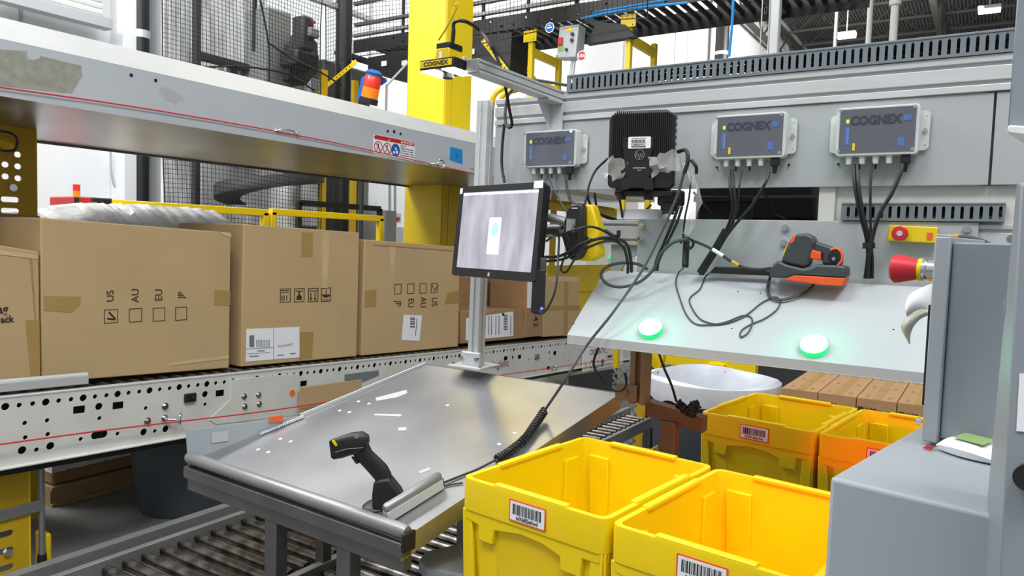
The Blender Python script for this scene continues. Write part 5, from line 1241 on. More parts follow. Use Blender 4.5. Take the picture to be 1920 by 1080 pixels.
solo('floor_rail', 'long flat steel rail on the floor beside the low rollers', 'rail', MB().box((2.3, ya_+.14, .30), (2.6, .05, .07)).box((1.2, ya_+.14, .13), (.05, .04, .27)).box((3.3, ya_+.14, .13), (.05, .04, .27)), 'tube')
pa = P(1085, 815, Z=.6); pb = P(1212, 790, Z=.6)
roller_lane('roller_conveyor', 'short bright roller conveyor beyond the right corner of the table', 3.0, 4.05, pb.y, 1.75, .6, .012, .062, 'roller', .06)
solo('junction_box', 'small grey rounded junction box under the table beside the tote', 'box', MB().prism([(p.x, p.y) for p in [P(*q, Z=.70) for q in ((785, 1048), (800, 1032), (862, 1018), (880, 1060), (868, 1078), (800, 1064))]], .66, .70).prism([(p.x, p.y) for p in [P(*q, Z=.66) for q in ((815, 1066), (880, 1050), (900, 1100), (830, 1110))]], .5, .66), 'cabinet_light', bevel=.006)
solo('device_stand', 'dark stand carrying the junction box under the table', 'stand', MB().box((P(850, 1060, Z=.6).x+.02, P(850, 1060, Z=.6).y, .25), (.08, .08, .499)), 'steel_dark')
p = P(722, 1031, Z=.55); solo('indicator_light', 'tiny green indicator light in the dark under the table', 'light', MB().ball(tuple(p), .006, 8), 'led_green')
# perforated yellow support between table and can
p0_ = P(1203, 800, X=3.0); p1_ = P(1222, 800, X=3.0)
t = thing('yellow_support', 'short yellow perforated support post right of the bright rollers', 'support', FS((3.0, p0_.y, 0)))
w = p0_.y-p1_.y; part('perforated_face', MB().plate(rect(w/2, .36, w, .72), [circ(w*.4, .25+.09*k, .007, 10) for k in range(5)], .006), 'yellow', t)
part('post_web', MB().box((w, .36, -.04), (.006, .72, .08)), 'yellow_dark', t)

# sign plate on the conveyor side at the far end
def CC(px, py): return C2(px, py)
sx0, sy1 = CC(1090, 650); sx1, sy0 = CC(1164, 688)
pl = part('maker_plate', MB().prism([CC(1089, 652), CC(1089, 697), CC(1166, 682), CC(1166, 648)][::-1], .012, .016), 'paper', conv, label='white conveyor maker plate with warning symbols')
cx_, cy_ = CC(1120, 659); k_ = (CC(1135, 659)[0]-CC(1105, 659)[0])/30
part('lettering', MB().text('DEMATIC', .085, T(cx_, cy_, .0165), squash=k_*31/.36), 'ink_black', pl)
mb = MB(); a_ = CC(1141, 668); mb.box((a_[0], a_[1], .0165), (.12, .03, .001)); part('red_tag', mb, 'red', pl)
mb = MB()
for px in (1106, 1117): x, y = CC(px, 683); mb.plate(circ(x, y, .042, 18), [circ(x, y, .032, 18)], .001, T(0, 0, .0165))
part('prohibition_signs', mb, 'red', pl); x, y = CC(1127, 680); part('instruction_sign', MB().cyl((x, y, .016), (x, y, .0172), .04, n=16), 'blue', pl)
x, y = CC(1095, 685); part('warning_triangle', MB().prism([(x-.04, y-.03), (x+.04, y-.03), (x, y+.045)], .016, .017), 'yellow', pl)
x, y = CC(938, 682); part('old_label', MB().text('logistic', .09, T(x, y, .0075)), 'card_inner', conv)
mb = MB()
# cardboard flap and dark tape by the table edge
pp_ = [P(px, py, Y=YC-.03) for px, py in ((562, 727), (677, 711), (676, 740), (560, 776))]
t = solo('cardboard_scrap', 'torn cardboard flap stuck between table and conveyor', 'cardboard', MB().hexa(pp_, [v+Vector((0, -.006, 0)) for v in pp_]), 'card')
x = part('dark_tape', MB().prism([C2(645, 702), C2(709, 694), C2(709, 704), C2(680, 716), C2(645, 713)][::-1], .0045, .0055), 'duct', conv, label='strip of grey tape')

# ------------------------------------------------------------ big yellow column
cn = P(833, 250, Y=4.42)
t = thing('building_column', 'large square yellow building column behind the overhead beam', 'column', T(cn.x, cn.y, 0))
part('column_shaft', MB().box((.21, .24, 4.5), (.42, .48, 9)), 'yellow', t, .012)
part('column_dark_line', MB().box((-.001, .012, 4.5), (.004, .006, 8.9)).box((.09, -.001, 4.5), (.006, .004, 8.9)), 'yellow_dark', t)  # two darker vertical lines beside the column corner
# yellow beam & panel right of the column behind the mast
b0 = P(1030, 395, Y=3.9); b1 = P(1232, 394, Y=3.9); zz = b0.z
solo('yellow_beam', 'round ended yellow beam running under the metal beam behind the computer', 'beam', MB().cyl((b0.x-.3, 3.9, P(1100, 392, Y=3.9).z), (b1.x, 3.9, P(1100, 392, Y=3.9).z), .055, n=20), 'yellow')
g0_ = P(1030, 498, Y=4.4); g1_ = P(1150, 640, Y=4.4)
t = thing('yellow_partition', 'tall flat yellow guard panel beside the farthest cartons', 'panel', T(g0_.x, 4.4, 0))
part('sheet', MB().box(((g1_.x-g0_.x)/2, .02, g0_.z/2), (g1_.x-g0_.x, .04, g0_.z)), 'yellow', t, .004)
part('fold_line', MB().box(((g1_.x-g0_.x)/2, -.003, g0_.z-.35), (g1_.x-g0_.x, .006, .02)), 'yellow_dark', t)
g2_ = P(1200, 450, Y=5.0)
solo('white_cupboard', 'white equipment cupboard seen through the gap left of the lower panel', 'cupboard', MB().box((P(1150, 450, Y=5.4).x, 5.6, 1.3), (2.0, .4, 2.6)), 'white_clean')
p = P(1147, 482, Y=5.38); solo('green_lamp', 'small green lamp seen through the gap left of the lower panel', 'light', MB().box(tuple(p), (.16, .02, .05)), 'btn_side')
# paper and orange sticker bits on top of the side beam
p = P(1188, 408, X=XS+.1); solo('paper_box', 'low white packet with an orange dot lying on the side beam', 'packet', MB().box((p.x, p.y-.03, 1.705), (.08, .15, .035)), 'paper')

# ------------------------------------------------------------ yellow hand rails
YR = 5.5
def rail_seg(pa_, pb_, posts, lb, dropend=False):
    a, b2 = P(*pa_, Y=YR), P(*pb_, Y=YR); t = thing('guard_rail', lb, 'railing', T(a.x, YR, 0), 'yellow guard rails behind the cartons')
    z = a.z-.03
    part('top_rail', MB().box(((a.x+b2.x)/2, YR, z), (b2.x-a.x, .06, .06)), 'yellow', t, .004, world=True)
    part('mid_rail', MB().box(((a.x+b2.x)/2, YR, z-.5), (b2.x-a.x, .06, .06)), 'yellow', t, .004, world=True)
    for px in posts:
        q = P(px, 400, Y=YR); part('post', MB().box((q.x, YR, z/2), (.06, .06, z)), 'yellow', t, .004, world=True)
    return t
rail_seg((213, 374), (500, 391), (217, 496), 'yellow guard rail behind the wrapped pallet, left section')
rail_seg((507, 391), (716, 408), (510, 713), 'yellow guard rail behind the tall cartons, right section')
# machinery and nets
def bx(px0, py0, px1, py1, Y, dep, mb=None):
    pm_ = (py0+min(py1, 520))/2; a = P(px0, pm_, Y=Y); b2 = P(px1, pm_, Y=Y); z1_ = P((px0+px1)/2, py0, Y=Y).z; z0_ = P((px0+px1)/2, py1, Y=Y).z
    z0_ = max(z0_, 0.0)
    mb = mb or MB(); mb.box(((a.x+b2.x)/2, Y+dep/2, (z0_+z1_)/2), (abs(b2.x-a.x), dep, abs(z1_-z0_))); return mb
t = thing('spiral_machine', 'silver panelled lift machine with dark spiral chute behind the netting', 'machine', T(7.5, 7.4, 0))
a = P(372, 60, Y=7.6)
part('silver_panel', bx(378, -220, 498, 118, 7.6, .05), 'gal', t, world=True, label='shiny galvanised side panel')
part('silver_panel', bx(378, 285, 600, 420, 7.62, .05), 'gal', t, world=True)
part('lower_beam', bx(375, 112, 500, 126, 7.5, .1), 'machine_dark', t, .01, world=True)
part('lower_frame', bx(420, 126, 600, 175, 7.75, .1), 'machine_grey', t, .01, world=True)
for px in (425, 452, 482, 520, 575): part('hanging_rod', bx(px, 120, px+7, 300, 7.7, .05), 'gal', t, world=True)
cr2 = MB()
for k in range(15): q = P(306+k*4.6, 100, Y=7.8); cr2.box((q.x, 7.8, 3.0), (.022, .05, 6.5))
part('strip_curtain', cr2, 'gal', t, world=True)
part('frame_upright', bx(368, -200, 377, 420, 7.5, .08), 'machine_dark', t, world=True)
part('frame_upright', bx(478, -60, 482, 95, 7.4, .05), 'black', t, world=True)
part('grey_housing', bx(500, 18, 546, 160, 7.2, .5), 'machine_grey', t, .02, world=True)
part('roof_rail', bx(500, -6, 700, 3, 7.2, .08), 'gal', t, world=True)
part('belt_housing', MB().prism([(p.x, p.z) for p in [P(px, py, Y=7.1) for px, py in ((546, 80), (578, 60), (596, 80), (600, 130), (575, 160), (540, 150))]], 0, .3, FR((0, 7.1, 0), (1, 0, 0), (0, 0, 1)) @ T(0, 0, -.3)), 'machine_dark', t, .02, world=True)
# spiral chute: helical sheet
cp = P(508, 360, Y=7.0); mb = MB(); R_ = P(590, 360, Y=7.0).x-cp.x; n = 40; vs = []
for i in range(n+1):
    a_ = math.radians(-250+i*11); z_ = P(508, 386, Y=7.0).z+i*.016
    for rr2, dz2 in ((R_*.55, 0), (R_, 0), (R_, .13)): vs.append((cp.x+rr2*math.cos(a_), 7.0+rr2*.8*math.sin(a_), z_+dz2))
mb.add(vs, [(i*3+j, i*3+j+1, i*3+j+4, i*3+j+3) for i in range(n) for j in (0, 1)])
o = part('spiral_chute', mb, 'machine_dark', t, world=True); md = o.modifiers.new('s', 'SOLIDIFY'); md.thickness = .02
part('spiral_core', MB().cyl((cp.x+.2, 7.0, 0), (cp.x+.2, 7.0, 2.2), .18, n=24), 'gal', t, world=True)
t = thing('gear_motor', 'dark electric gear motor mounted high beside the grey housing', 'motor', T(*P(575, 100, Y=6.9)))
part('motor_body', bx(568, 30, 590, 95, 6.75, .2), 'machine_dark', t, .03, world=True)
part('terminal_box', bx(582, 52, 600, 70, 6.7, .12), 'machine_grey', t, .02, world=True); part('red_label', bx(584, 38, 592, 44, 6.745, .01), 'red', t, world=True)
part('gearbox', bx(556, 95, 600, 128, 6.75, .3), 'black', t, .03, world=True)
for i, (px, px1, py0, py1, Y, m_, lb) in enumerate(((601, 612, 130, 470, 6.9, 'yellow_dark', 'yellow steel upright left of the black column behind the netting'), (661, 669, 150, 470, 6.9, 'yellow_dark', 'yellow steel upright right of the black column behind the netting'), (676, 690, 250, 470, 7.4, 'machine_grey', 'grey steel upright near the yellow column behind the netting'))):
    solo('steel_upright', lb, 'upright', bx(px, py0, px1, py1+900, Y, .05), m_, group='steel uprights of the mezzanine')
q = P(645, 50, Y=7.2); solo('black_column', 'thick black column between the yellow uprights', 'column', MB().cyl((q.x, 7.2, 0), (q.x, 7.2, 8), P(656, 50, Y=7.2).x-q.x, n=24), 'black')
a = P(560, 382, Y=6.2); b2 = P(712, 388, Y=6.2)
solo('black_bar', 'thin black horizontal bar above the right guard rail', 'bar', MB().box(((a.x+b2.x)/2, 6.2, P(640, 386, Y=6.2).z), (b2.x-a.x, .05, .06)).box((a.x, 6.2, P(640, 386, Y=6.2).z/2), (.05, .05, P(640, 386, Y=6.2).z)).box((b2.x, 6.2, P(640, 386, Y=6.2).z/2), (.05, .05, P(640, 386, Y=6.2).z)), 'black')
dk = bx(612, 150, 760, 470, 8.2, .2)
solo('dark_machine', 'dark machine bulk low behind the guard rail', 'machine', bx(604, 122, 692, 900, 8.0, .5), 'machine_dark', bevel=.03)
solo('far_cage', 'grey wire cage and boxes between railing and yellow column', 'cage', bx(722, 395, 742, 700, 6.6, .4), 'machine_grey')
t = thing('wall_panel_box', 'grey control box and conduits on the white wall left of the yellow column', 'box', T(*P(745, 420, Y=8.6)))
part('box_body', bx(731, 425, 757, 470, 8.5, .2), 'panel', t, .01, world=True); part('sign', bx(738, 400, 752, 418, 8.6, .03), 'paper_grey', t, world=True); part('red_switch', bx(744, 407, 750, 413, 8.58, .02), 'red', t, world=True)
for px in (731, 741): part('conduit', MB().cyl(tuple(P(px, 340, Y=8.7)), tuple(P(px, 425, Y=8.7)), .025, n=8), 'panel', t, world=True)
# red machine with small stack light on the far left
t = thing('red_machine', 'small red and black machine top with a stack light at far left', 'machine', T(P(180, 378, Y=5.6).x, 5.6, 0))
part('red_housing', bx(145, 369, 172, 1200, 5.6, .4), 'red', t, .01, world=True); part('black_housing', bx(172, 371, 212, 1200, 5.6, .4), 'black', t, .01, world=True)
q = P(143.5, 370, Y=5.58); zz = [P(143.5, y_, Y=5.58).z for y_ in (382, 370, 358, 346)]
part('light_stem', MB().cyl((q.x, 5.58, zz[0]-.3), (q.x, 5.58, zz[1]), .017, n=12), 'black', t, world=True)
part('amber_light', MB().cyl((q.x, 5.58, zz[1]), (q.x, 5.58, zz[2]), .024, n=14), 'orange_clear', t, world=True); part('red_light', MB().cyl((q.x, 5.58, zz[2]), (q.x, 5.58, zz[3]), .024, n=14), 'red_clear', t, world=True)
# nets
def net(name, lb, o, ux_, uy_, wd_, ht_, cell, seed=1, r=.0026):
    rn = random.Random(seed); mb = MB(); n = int(wd_/cell); k = int(ht_/cell); nz_ = Vector(ux_).cross(Vector(uy_))
    def pt(u, v): return Vector(o)+Vector(ux_)*(u+.012*math.sin(v*3+u))+Vector(uy_)*(v+.02*math.sin(u*2.1+v*.7))+nz_*(.05*math.sin(u*2.3)+.03*math.sin(v*1.7))
    for i in range(n+1): mb.tube([pt(i*cell, ht_*j/10) for j in range(11)], r*(2.5 if i in (0, n) else 1), 3)
    for i in range(k+1): mb.tube([pt(wd_*j/10, i*cell) for j in range(11)], r*(2.5 if i in (0, k) else 1), 3)
    return solo(name, lb, 'netting', mb, 'net')
a = P(306, 60, Y=6.35); b2 = P(612, 60, Y=6.35)
net('safety_net', 'black safety netting hanging in front of the silver machine', (a.x, 6.35, .8), (1, 0, 0), (0, 0, 1), b2.x-a.x, 5.2, .042)
XN = 6.75
yn0 = P(1215, 40, X=XN).y; yn1 = P(612, 60, X=XN).y
zb0 = P(1010, 62, X=XN).z
net('safety_net', 'black safety netting draped along the high conveyor', (XN, yn1, zb0), (0, -1, 0), (0, 0, 1), yn1-yn0, 1.6, .05, 3, .0028)
for i, pts_ in enumerate((((480, -40, 1), (503, 80, 1), (505, 152, 1)), ((503, 80, 1), (545, 108, 1), (600, 135, 1), (640, 160, 1)), ((378, 126, 1), (460, 125, 1), (540, 140, 1), (590, 170, 1)))):
    cable('net_rope', ['thick black vertical border rope of the netting', 'black rope sagging across the netting from the grey housing', 'lowest black rope of the netting sagging above the beam'][i], [P(p[0], p[1], Y=6.4) for p in pts_], .010, 'black', group='net border ropes', cat='rope')
# ------------------------------------------------------------ high conveyor along Y
XE_ = 7.0; zE = P(1091, 84, X=XE_+.9).z; y0_, y1_ = P(1600, 20, X=XE_).y, 7.0
t = thing('high_conveyor', 'black overhead roller conveyor crossing high behind the workstation', 'conveyor', T(XE_, 3, zE))
L = y1_-y0_; ym = (y0_+y1_)/2
def ysx(px, X=XE_): return P(px, 60, X=X).y
hl_ = [circ(.2+.16*k, .05 if k % 3 else .11, .018, 8) for k in range(int(L/.16)-1)]
part('side_plate', MB().plate([(0, 0), (L, 0), (L, .16), (0, .16)], hl_, .01, FS((XE_, y1_, zE))), 'black', t, world=True)
part('far_side_plate', MB().box((XE_+.9, ym, zE+.1), (.01, L, .2)), 'black', t, world=True)
r1st = None
for k in range(int(L/.115)):
    if r1st is None: r1st = part('roller', MB().cyl((.01, 0, 0), (.89, 0, 0), .028, n=10), 'machine_dark', t); r1st.matrix_local = T(0, y0_+.06-3, .12)
    else: o = r1st.copy(); COL.objects.link(o); o.matrix_local = T(0, y0_+.06-3+k*.115, .12); W[o.name] = W[t.name]
for k in range(4): part('cross_member', MB().box((XE_+.45, y0_+.8+k*1.8, zE+.05), (.88, .12, .05)), 'black', t, world=True)
for k, (dz2, dx2) in enumerate(((.22, 0), (.36, .02), (.62, .0))): part('side_rail', MB().box((XE_+dx2, ym, zE+dz2), (.05, L, .04)), 'steel_dark' if k else 'tube', t, .004, world=True)
for k in range(int(L/.6)): part('rail_stanchion', MB().box((XE_+.03, y0_+.3+k*.6, zE+.38), (.03, .03, .5)), 'machine_dark', t, world=True)
part('drive_housing', MB().hexa([P(px, py, X=XE_-.05) for px, py in ((690, 135), (764, 155), (764, 95), (690, 108))], [P(px, py, X=XE_-.05)+Vector((.4, 0, 0)) for px, py in ((690, 135), (764, 155), (764, 95), (690, 108))]), 'black', t, world=True)
dv = [P(px, py, X=XE_-.05) for px, py in ((868, 125), (956, 132), (960, 60), (868, 70))]
part('drive_housing', MB().hexa(dv, [v+Vector((.5, 0, 0)) for v in dv]), 'black', t, world=True)
for px, py in ((720, 119), (758, 118), (884, 97)): q = P(px, py, X=XE_-.06); part('paper_label', MB().box((q.x, q.y, q.z), (.004, .085, .06)), 'paper', t, world=True)
tr = [P(px, py, X=XE_-.12) for px, py in ((1098, 82), (1190, 68), (1172, 46), (1120, 40))]
part('chute_plate', MB().hexa(tr, [v+Vector((.1, 0, 0)) for v in tr]), 'machine_dark', t, world=True)
cable('blue_cable', 'blue cable run along the high conveyor', [P(px, py, X=XE_-.15) for px, py in ((1090, 35), (1150, 22), (1220, 12), (1290, 5))], .012, 'blue_tape')
cable('blue_cable', 'second blue cable higher on the high conveyor', [P(px, py, X=XE_-.15) for px, py in ((1110, 24), (1190, 10), (1280, -6))], .010, 'blue_tape')
def yframe(px, pt_, pb, px2, lb):
    yy = P(px, 60, X=XE_-.05).y; X2 = P(px2, 110, Y=yy).x
    t = thing('support_frame', lb, 'support', T(XE_-.05, yy, 0), 'yellow frames carrying the high conveyor'); Xa = XE_-.05
    zt2 = P(px, pt_, X=Xa).z; zb2 = P(px, pb, X=Xa).z
    part('mount_plate', MB().plate(rect(0, (zt2+zb2)/2, .16, zt2-zb2), [circ(-.05, zb2+.02, .008, 8), circ(.05, zb2+.02, .008, 8)], .012, FS((Xa-.02, yy, 0))), 'yellow', t, world=True)
    part('post', MB().box((Xa+.02, yy, zb2/2), (.06, .055, zb2)), 'yellow', t, .004, world=True)
    part('post', MB().box((X2, yy, zb2/2), (.06, .055, zb2)), 'yellow', t, .004, world=True)
    part('cross_beam', MB().box(((Xa+X2)/2, yy, zb2-.10), (X2-Xa-.06, .05, .09)), 'yellow', t, .004, world=True)
yframe(996, 58, 79, 1048, 'yellow support frame of the high conveyor near the grey control box')
yframe(1179, 28, 52, 1226, 'yellow support frame of the high conveyor right of the control box')
for i, (p0_, p1_, lb, X) in enumerate((((592, 178), (668, 115), 'yellow perforated diagonal brace left of the stack light', 6.6), ((951, 133), (905, 75), 'yellow perforated diagonal brace right of the yellow column', 6.9), ((1004, 152), (965, 100), 'pale perforated diagonal brace by the control box', 7.3))):
    a = P(*p0_, X=X); b2 = P(*p1_, X=X); L_ = (b2-a).length; F_ = FR(a, b2-a, Vector((1, 0, 0)).cross(b2-a)*-1)
    solo('diagonal_brace', lb, 'brace', MB().plate(rect(L_/2, 0, L_, .055), [circ(.05+.06*k, 0, .011, 8) for k in range(int(L_/.06)-1)], .006), 'yellow' if i < 2 else 'yellow_dark', FR(a, b2-a, Vector((1, 0, 0)).cross(b2-a)), group='perforated braces of the high conveyor')
q = P(1066, 78, X=XE_-.25)
F_ = FS(q); s_ = (P(1046, 78, X=XE_-.25).y-P(1088, 78, X=XE_-.25).y)
t = thing('control_box', 'grey control box with red switch hanging from the high conveyor', 'control box', F_ @ Rz(-4))
part('box_body', MB().box((0, 0, -.06), (s_*.86, s_*1.25, .16)), 'panel', t, .008)
part('red_switch', MB().box((-s_*.3, 0, .03), (s_*.16, s_*.28, .03)), 'red', t); part('green_label', MB().box((-s_*.28, -s_*.26, .0225), (s_*.26, s_*.2, .004)), 'green_print', t)
part('warning_label', MB().prism([(-.03, s_*.38), (.05, s_*.38), (.01, s_*.56)], .02, .024), 'yellow', t)
part('push_button', MB().cyl((s_*.2, s_*.25, .02), (s_*.2, s_*.25, .04), .018, n=12), 'black', t); part('push_button', MB().cyl((s_*.2, s_*.02, .02), (s_*.2, s_*.02, .04), .018, n=12), 'black', t); part('push_button', MB().cyl((0, -s_*.33, .02), (0, -s_*.33, .04), .015, n=12), 'black', t)
part('conduit', MB().cyl((s_*.12, -s_*.6, -.06), (s_*.06, -s_*2.8, -.06), .014, n=10), 'alu', t); part('conduit', MB().cyl((s_*.22, -s_*.6, -.06), (s_*.16, -s_*2.8, -.06), .014, n=10), 'alu', t)
q = W[t.name].inverted() @ P(1085, 102, X=XE_-.32); tg = part('stop_tag', MB().cyl((q.x, q.y, .0), (q.x, q.y, .006), .055, n=8).cyl((q.x, q.y, .006), (q.x, q.y, .007), .046, n=8, mi=1), ['paper', 'red'], t, label='red octagonal tag'); part('tag_text', MB().text('USA', .045, T(q.x, q.y, .0075), bold=.001), 'paper', tg)
q = P(1031, 52, X=XE_-.3); t = solo('blue_sign', 'blue octagonal sign left of the grey control box', 'sign', MB().cyl((0, 0, 0), (0, 0, .006), .055, n=8).cyl((0, 0, .006), (0, 0, .007), .046, n=8, mi=1), ['paper', 'blue'], FS(q))
part('sign_bar', MB().box((0, 0, .008), (.06, .014, .001)).box((0, .022, .008), (.03, .010, .001)), 'paper', t)
# stack light with blue bracket in front of the high conveyor
X_ = 5.9; a = P(690, 195, X=X_); b2 = P(702, 137, X=X_)
F_ = FR(a, -(b2-a).cross(Vector((1, 0, 0))), b2-a); Ls_ = (b2-a).length; rr2 = (P(680, 180, X=X_).y-P(703, 180, X=X_).y)/2
t = thing('stack_light', 'tilted red and amber stack light above the overhead beam', 'signal light', F_)
R90 = Rx(-90)
part('base', MB().lathe([(rr2*1.12, 0), (rr2*1.12, Ls_*.17), (rr2, Ls_*.2)], 22, R90), 'black', t)
part('amber_lens', MB().lathe([(rr2, Ls_*.2), (rr2, Ls_*.52)], 22, R90), 'orange_clear', t, label='amber lens')
part('red_lens', MB().lathe([(rr2, Ls_*.525), (rr2, Ls_*.86), (rr2*.9, Ls_*.9)], 22, R90), 'red_clear', t, label='red lens')
part('cap', MB().lathe([(rr2*.9, Ls_*.9), (rr2*1.05, Ls_*1.0), (rr2*.5, Ls_*1.1)], 22, R90), 'blue', t)
mb = MB().prism([(p.y, p.z) for p in [P(px, py, X=X_+.08) for px, py in ((676, 190), (668, 185), (678, 145), (690, 138), (722, 146), (724, 152), (705, 165))]], 0, .02, Matrix(((0, 0, 1, X_+.08), (1, 0, 0, 0), (0, 1, 0, 0), (0, 0, 0, 1))))
part('blue_bracket', mb, 'blue', t, world=True); q = P(681, 185, X=X_+.14); part('mounting_post', MB().cyl((q.x, q.y, 0), (q.x, q.y, q.z+.1), .025, n=10), 'machine_dark', t, world=True)
q = P(725, 160, X=6.1); solo('hanger_rod', 'thin grey hanger rod left of the yellow column', 'rod', MB().cyl((q.x, q.y, q.z-.9), (q.x, q.y, q.z), .012, n=8).cyl((q.x, q.y, q.z), (q.x+.9, q.y+.15, 3.97), .012, n=8), 'panel')

# ------------------------------------------------------------ things seen under the shelf
t = thing('yellow_stand', 'yellow folded stand with a black hose seen under the shelf', 'stand', T(*P(1225, 700, X=4.6)))
sp_ = [P(px, py, X=4.6) for px, py in ((1217, 640), (1246, 640), (1243, 678), (1228, 715), (1214, 745), (1206, 745), (1212, 700))]
part('stand_foot', MB().box((4.62, P(1212, 720, X=4.62).y, .4), (.06, .12, .8)), 'yellow_dark', t, world=True); part('stand_plate', MB().prism([(p.y, p.z) for p in sp_], 0, .05, Matrix(((0, 0, 1, 4.6), (1, 0, 0, 0), (0, 1, 0, 0), (0, 0, 0, 1)))), 'yellow', t, .004, world=True)
cable('hose', 'thick black hose beside the yellow folded stand', [P(1212, 652, X=4.5), P(1208, 680, X=4.5), P(1222, 708, X=4.5), P(1222, 745, X=4.5), Vector((4.5, P(1222, 745, X=4.5).y, .02))], .04, 'black')
t = thing('guard_rail', 'yellow guard rail seen under the shelf behind the trash can', 'railing', T(*P(1330, 680, X=5.6)))
a = P(1240, 668, X=5.6); b2 = P(1420, 672, X=5.6); part('top_rail', MB().box((5.6, (a.y+b2.y)/2, a.z), (.08, a.y-b2.y, .1)), 'yellow', t, world=True)
q = P(1344, 690, X=5.55); part('post', MB().box((5.55, q.y, a.z/2), (.08, .12, a.z)), 'yellow', t, world=True)
def xmesh(px0, py0, px1, py1, X, lb):
    a = P(px0, py0, X=X); b2 = P(px1, py1, X=X); mb = MB(); w_ = a.y-b2.y; h_ = a.z-b2.z; c_ = .055
    for k in range(-int(h_/c_)-1, int(w_/c_)+1):
        for s2 in (0, 1):
            u0, u1 = k*c_, k*c_+h_; pts2 = []
            lo, hi = max(0, -u0), min(h_, w_-u0)
            if hi-lo < .02: continue
            z_a, z_b = (lo, hi); y_a, y_b = (u0+lo, u0+hi)
            if s2: z_a, z_b = h_-lo, h_-hi
            mb.cyl((X, a.y-y_a, b2.z+z_a), (X, a.y-y_b, b2.z+z_b), .008, n=4, caps=False)
    return solo('wire_mesh', lb, 'mesh panel', mb, 'mesh_wire', group='diamond mesh panels under the shelf')
xmesh(1235, 672, 1330, 740, 6.2, 'diamond wire mesh panel above the trash can rim')
xmesh(1150, 690, 1184, 990, 4.2, 'diamond wire mesh panel left of the support post')
solo('machine_cabinet', 'dark machine base under the conveyor end beside the support post', 'machine', MB().hexa(*[[P(px, py, X=x_) for px, py in ((1066, 905), (1158, 915), (1158, 690), (1066, 705))] for x_ in (5.2, 5.6)]), 'machine_dark')
solo('dark_crates', 'row of dark machine blocks behind the can and small cartons', 'machine', MB().box((6.3, P(1420, 690, X=6.0).y, .7), (.3, 1.3, 1.4)).box((6.3, P(1395, 690, X=6.0).y, 1.42), (.2, .3, .1)), 'machine_dark', bevel=.02)
solo('floor_bracket', 'dark cross beam below the support post', 'beam', MB().box((2.60, .5, .38), (.08, 1.0, .08)), 'steel_dark')

# ------------------------------------------------------------ cables
def cb_(lb, pts, r, m='rubber', **k): return cable('cable', lb, [P(p[0], p[1], X=p[2]) if p[2] < 50 else P(p[0], p[1], d=p[2]-100) for p in pts], r, m, group='black cables on the workstation', **k)
XA = XS-.03
# scanner cord down to the coil on the table
ct = [P(1283, 322, X=2.16), P(1268, 372, X=2.16), P(1240, 435, X=2.14), P(1205, 505, X=2.10), P(1150, 585, X=2.02), P(1100, 648, X=1.98), P(1058, 715, X=1.93)]+[TT(1021, 770, .03)]
coilp = spline([TT(1021, 770, .03), TT(1003, 797, .018), TT(985, 822, .016), TT(958, 845, .016), TT(930, 862, .016)], 60)
hx = []; ang_ = 0; 
for i, p in enumerate(coilp):
    d_ = (coilp[min(i+1, len(coilp)-1)]-coilp[max(i-1, 0)]).normalized(); u_ = nrm; v_ = d_.cross(u_).normalized(); ang_ = i/len(coilp)*2*PI*27
    hx.append(p+(u_*math.cos(ang_)+v_*math.sin(ang_))*.0115)
sco = thing('coiled_cable', 'long black scanner cord with a coiled middle running onto the table', 'cable', T(*ct[-1]))
part('straight_cord', MB().tube(spline(ct, 8), .0045, 8), 'cable_grey', sco, world=True)
part('coil', MB().tube(hx, .0036, 6), 'black', sco, world=True, label='tight black coil')
part('tail', MB().tube(spline([TT(930, 862, .016), TT(895, 880, .006), TT(862, 893, .005), TT(832, 905, .006)], 8), .0035, 8), 'black', sco, world=True)
cable('cable', 'thin dark cable on the table ending at the tote', [TT(830, 912, .004), TT(845, 909, .004), TT(868, 905, .004)], .0025, 'rubber')
# bundles below the two right boxes
cb_('black cable dropping from the middle junction box into the bundle', [(1368, 318, 2.27), (1369, 350, 2.24), (1374, 390, 2.24), (1362, 430, 2.25), (1335, 475, 2.26), (1312, 515, 2.26)], .0045)
cb_('second black cable dropping from the middle junction box', [(1373, 318, 2.27), (1376, 350, 2.235), (1379, 395, 2.235), (1366, 435, 2.245), (1338, 478, 2.25), (1316, 515, 2.25)], .0045)
cb_('thin black cable from the third gland of the middle junction box', [(1391, 318, 2.27), (1386, 350, 2.24), (1381, 400, 2.24), (1360, 438, 2.24), (1340, 470, 2.24), (1324, 500, 2.24)], .0032)
cb_('black power cord sweeping left from the middle junction box plug', [(1442, 322, 2.26), (1434, 345, 2.24), (1410, 385, 2.24), (1375, 425, 2.235), (1350, 460, 2.235), (1322, 508, 2.235)], .005)
q0, q1 = P(1362, 432, X=2.238), P(1313, 512, X=2.245)
solo('cable_sleeve', 'thick braided sleeve around the middle cable bundle', 'cable sleeve', MB().tube(spline([q0, P(1340, 470, X=2.245), q1], 6), .013, 10), 'black')
cb_('black cable under the first gland of the right junction box', [(1600, 308, 2.27), (1603, 350, 2.25), (1612, 400, 2.25), (1624, 445, 2.26), (1627, 480, 2.27), (1622, 522, 2.28)], .0048)
cb_('second black cable beside it under the right junction box', [(1607, 308, 2.27), (1610, 350, 2.245), (1618, 400, 2.245), (1629, 445, 2.255), (1632, 480, 2.265), (1630, 522, 2.275)], .0048)
cb_('thin black cable under the third gland of the right junction box', [(1634, 305, 2.27), (1632, 350, 2.25), (1632, 400, 2.245), (1633, 450, 2.25), (1636, 485, 2.26), (1636, 522, 2.27)], .0035)
cb_('black power cord curving left from the right junction box plug', [(1692, 308, 2.26), (1688, 325, 2.25), (1672, 362, 2.24), (1650, 400, 2.24), (1637, 440, 2.245), (1630, 480, 2.25), (1626, 522, 2.26)], .0055)
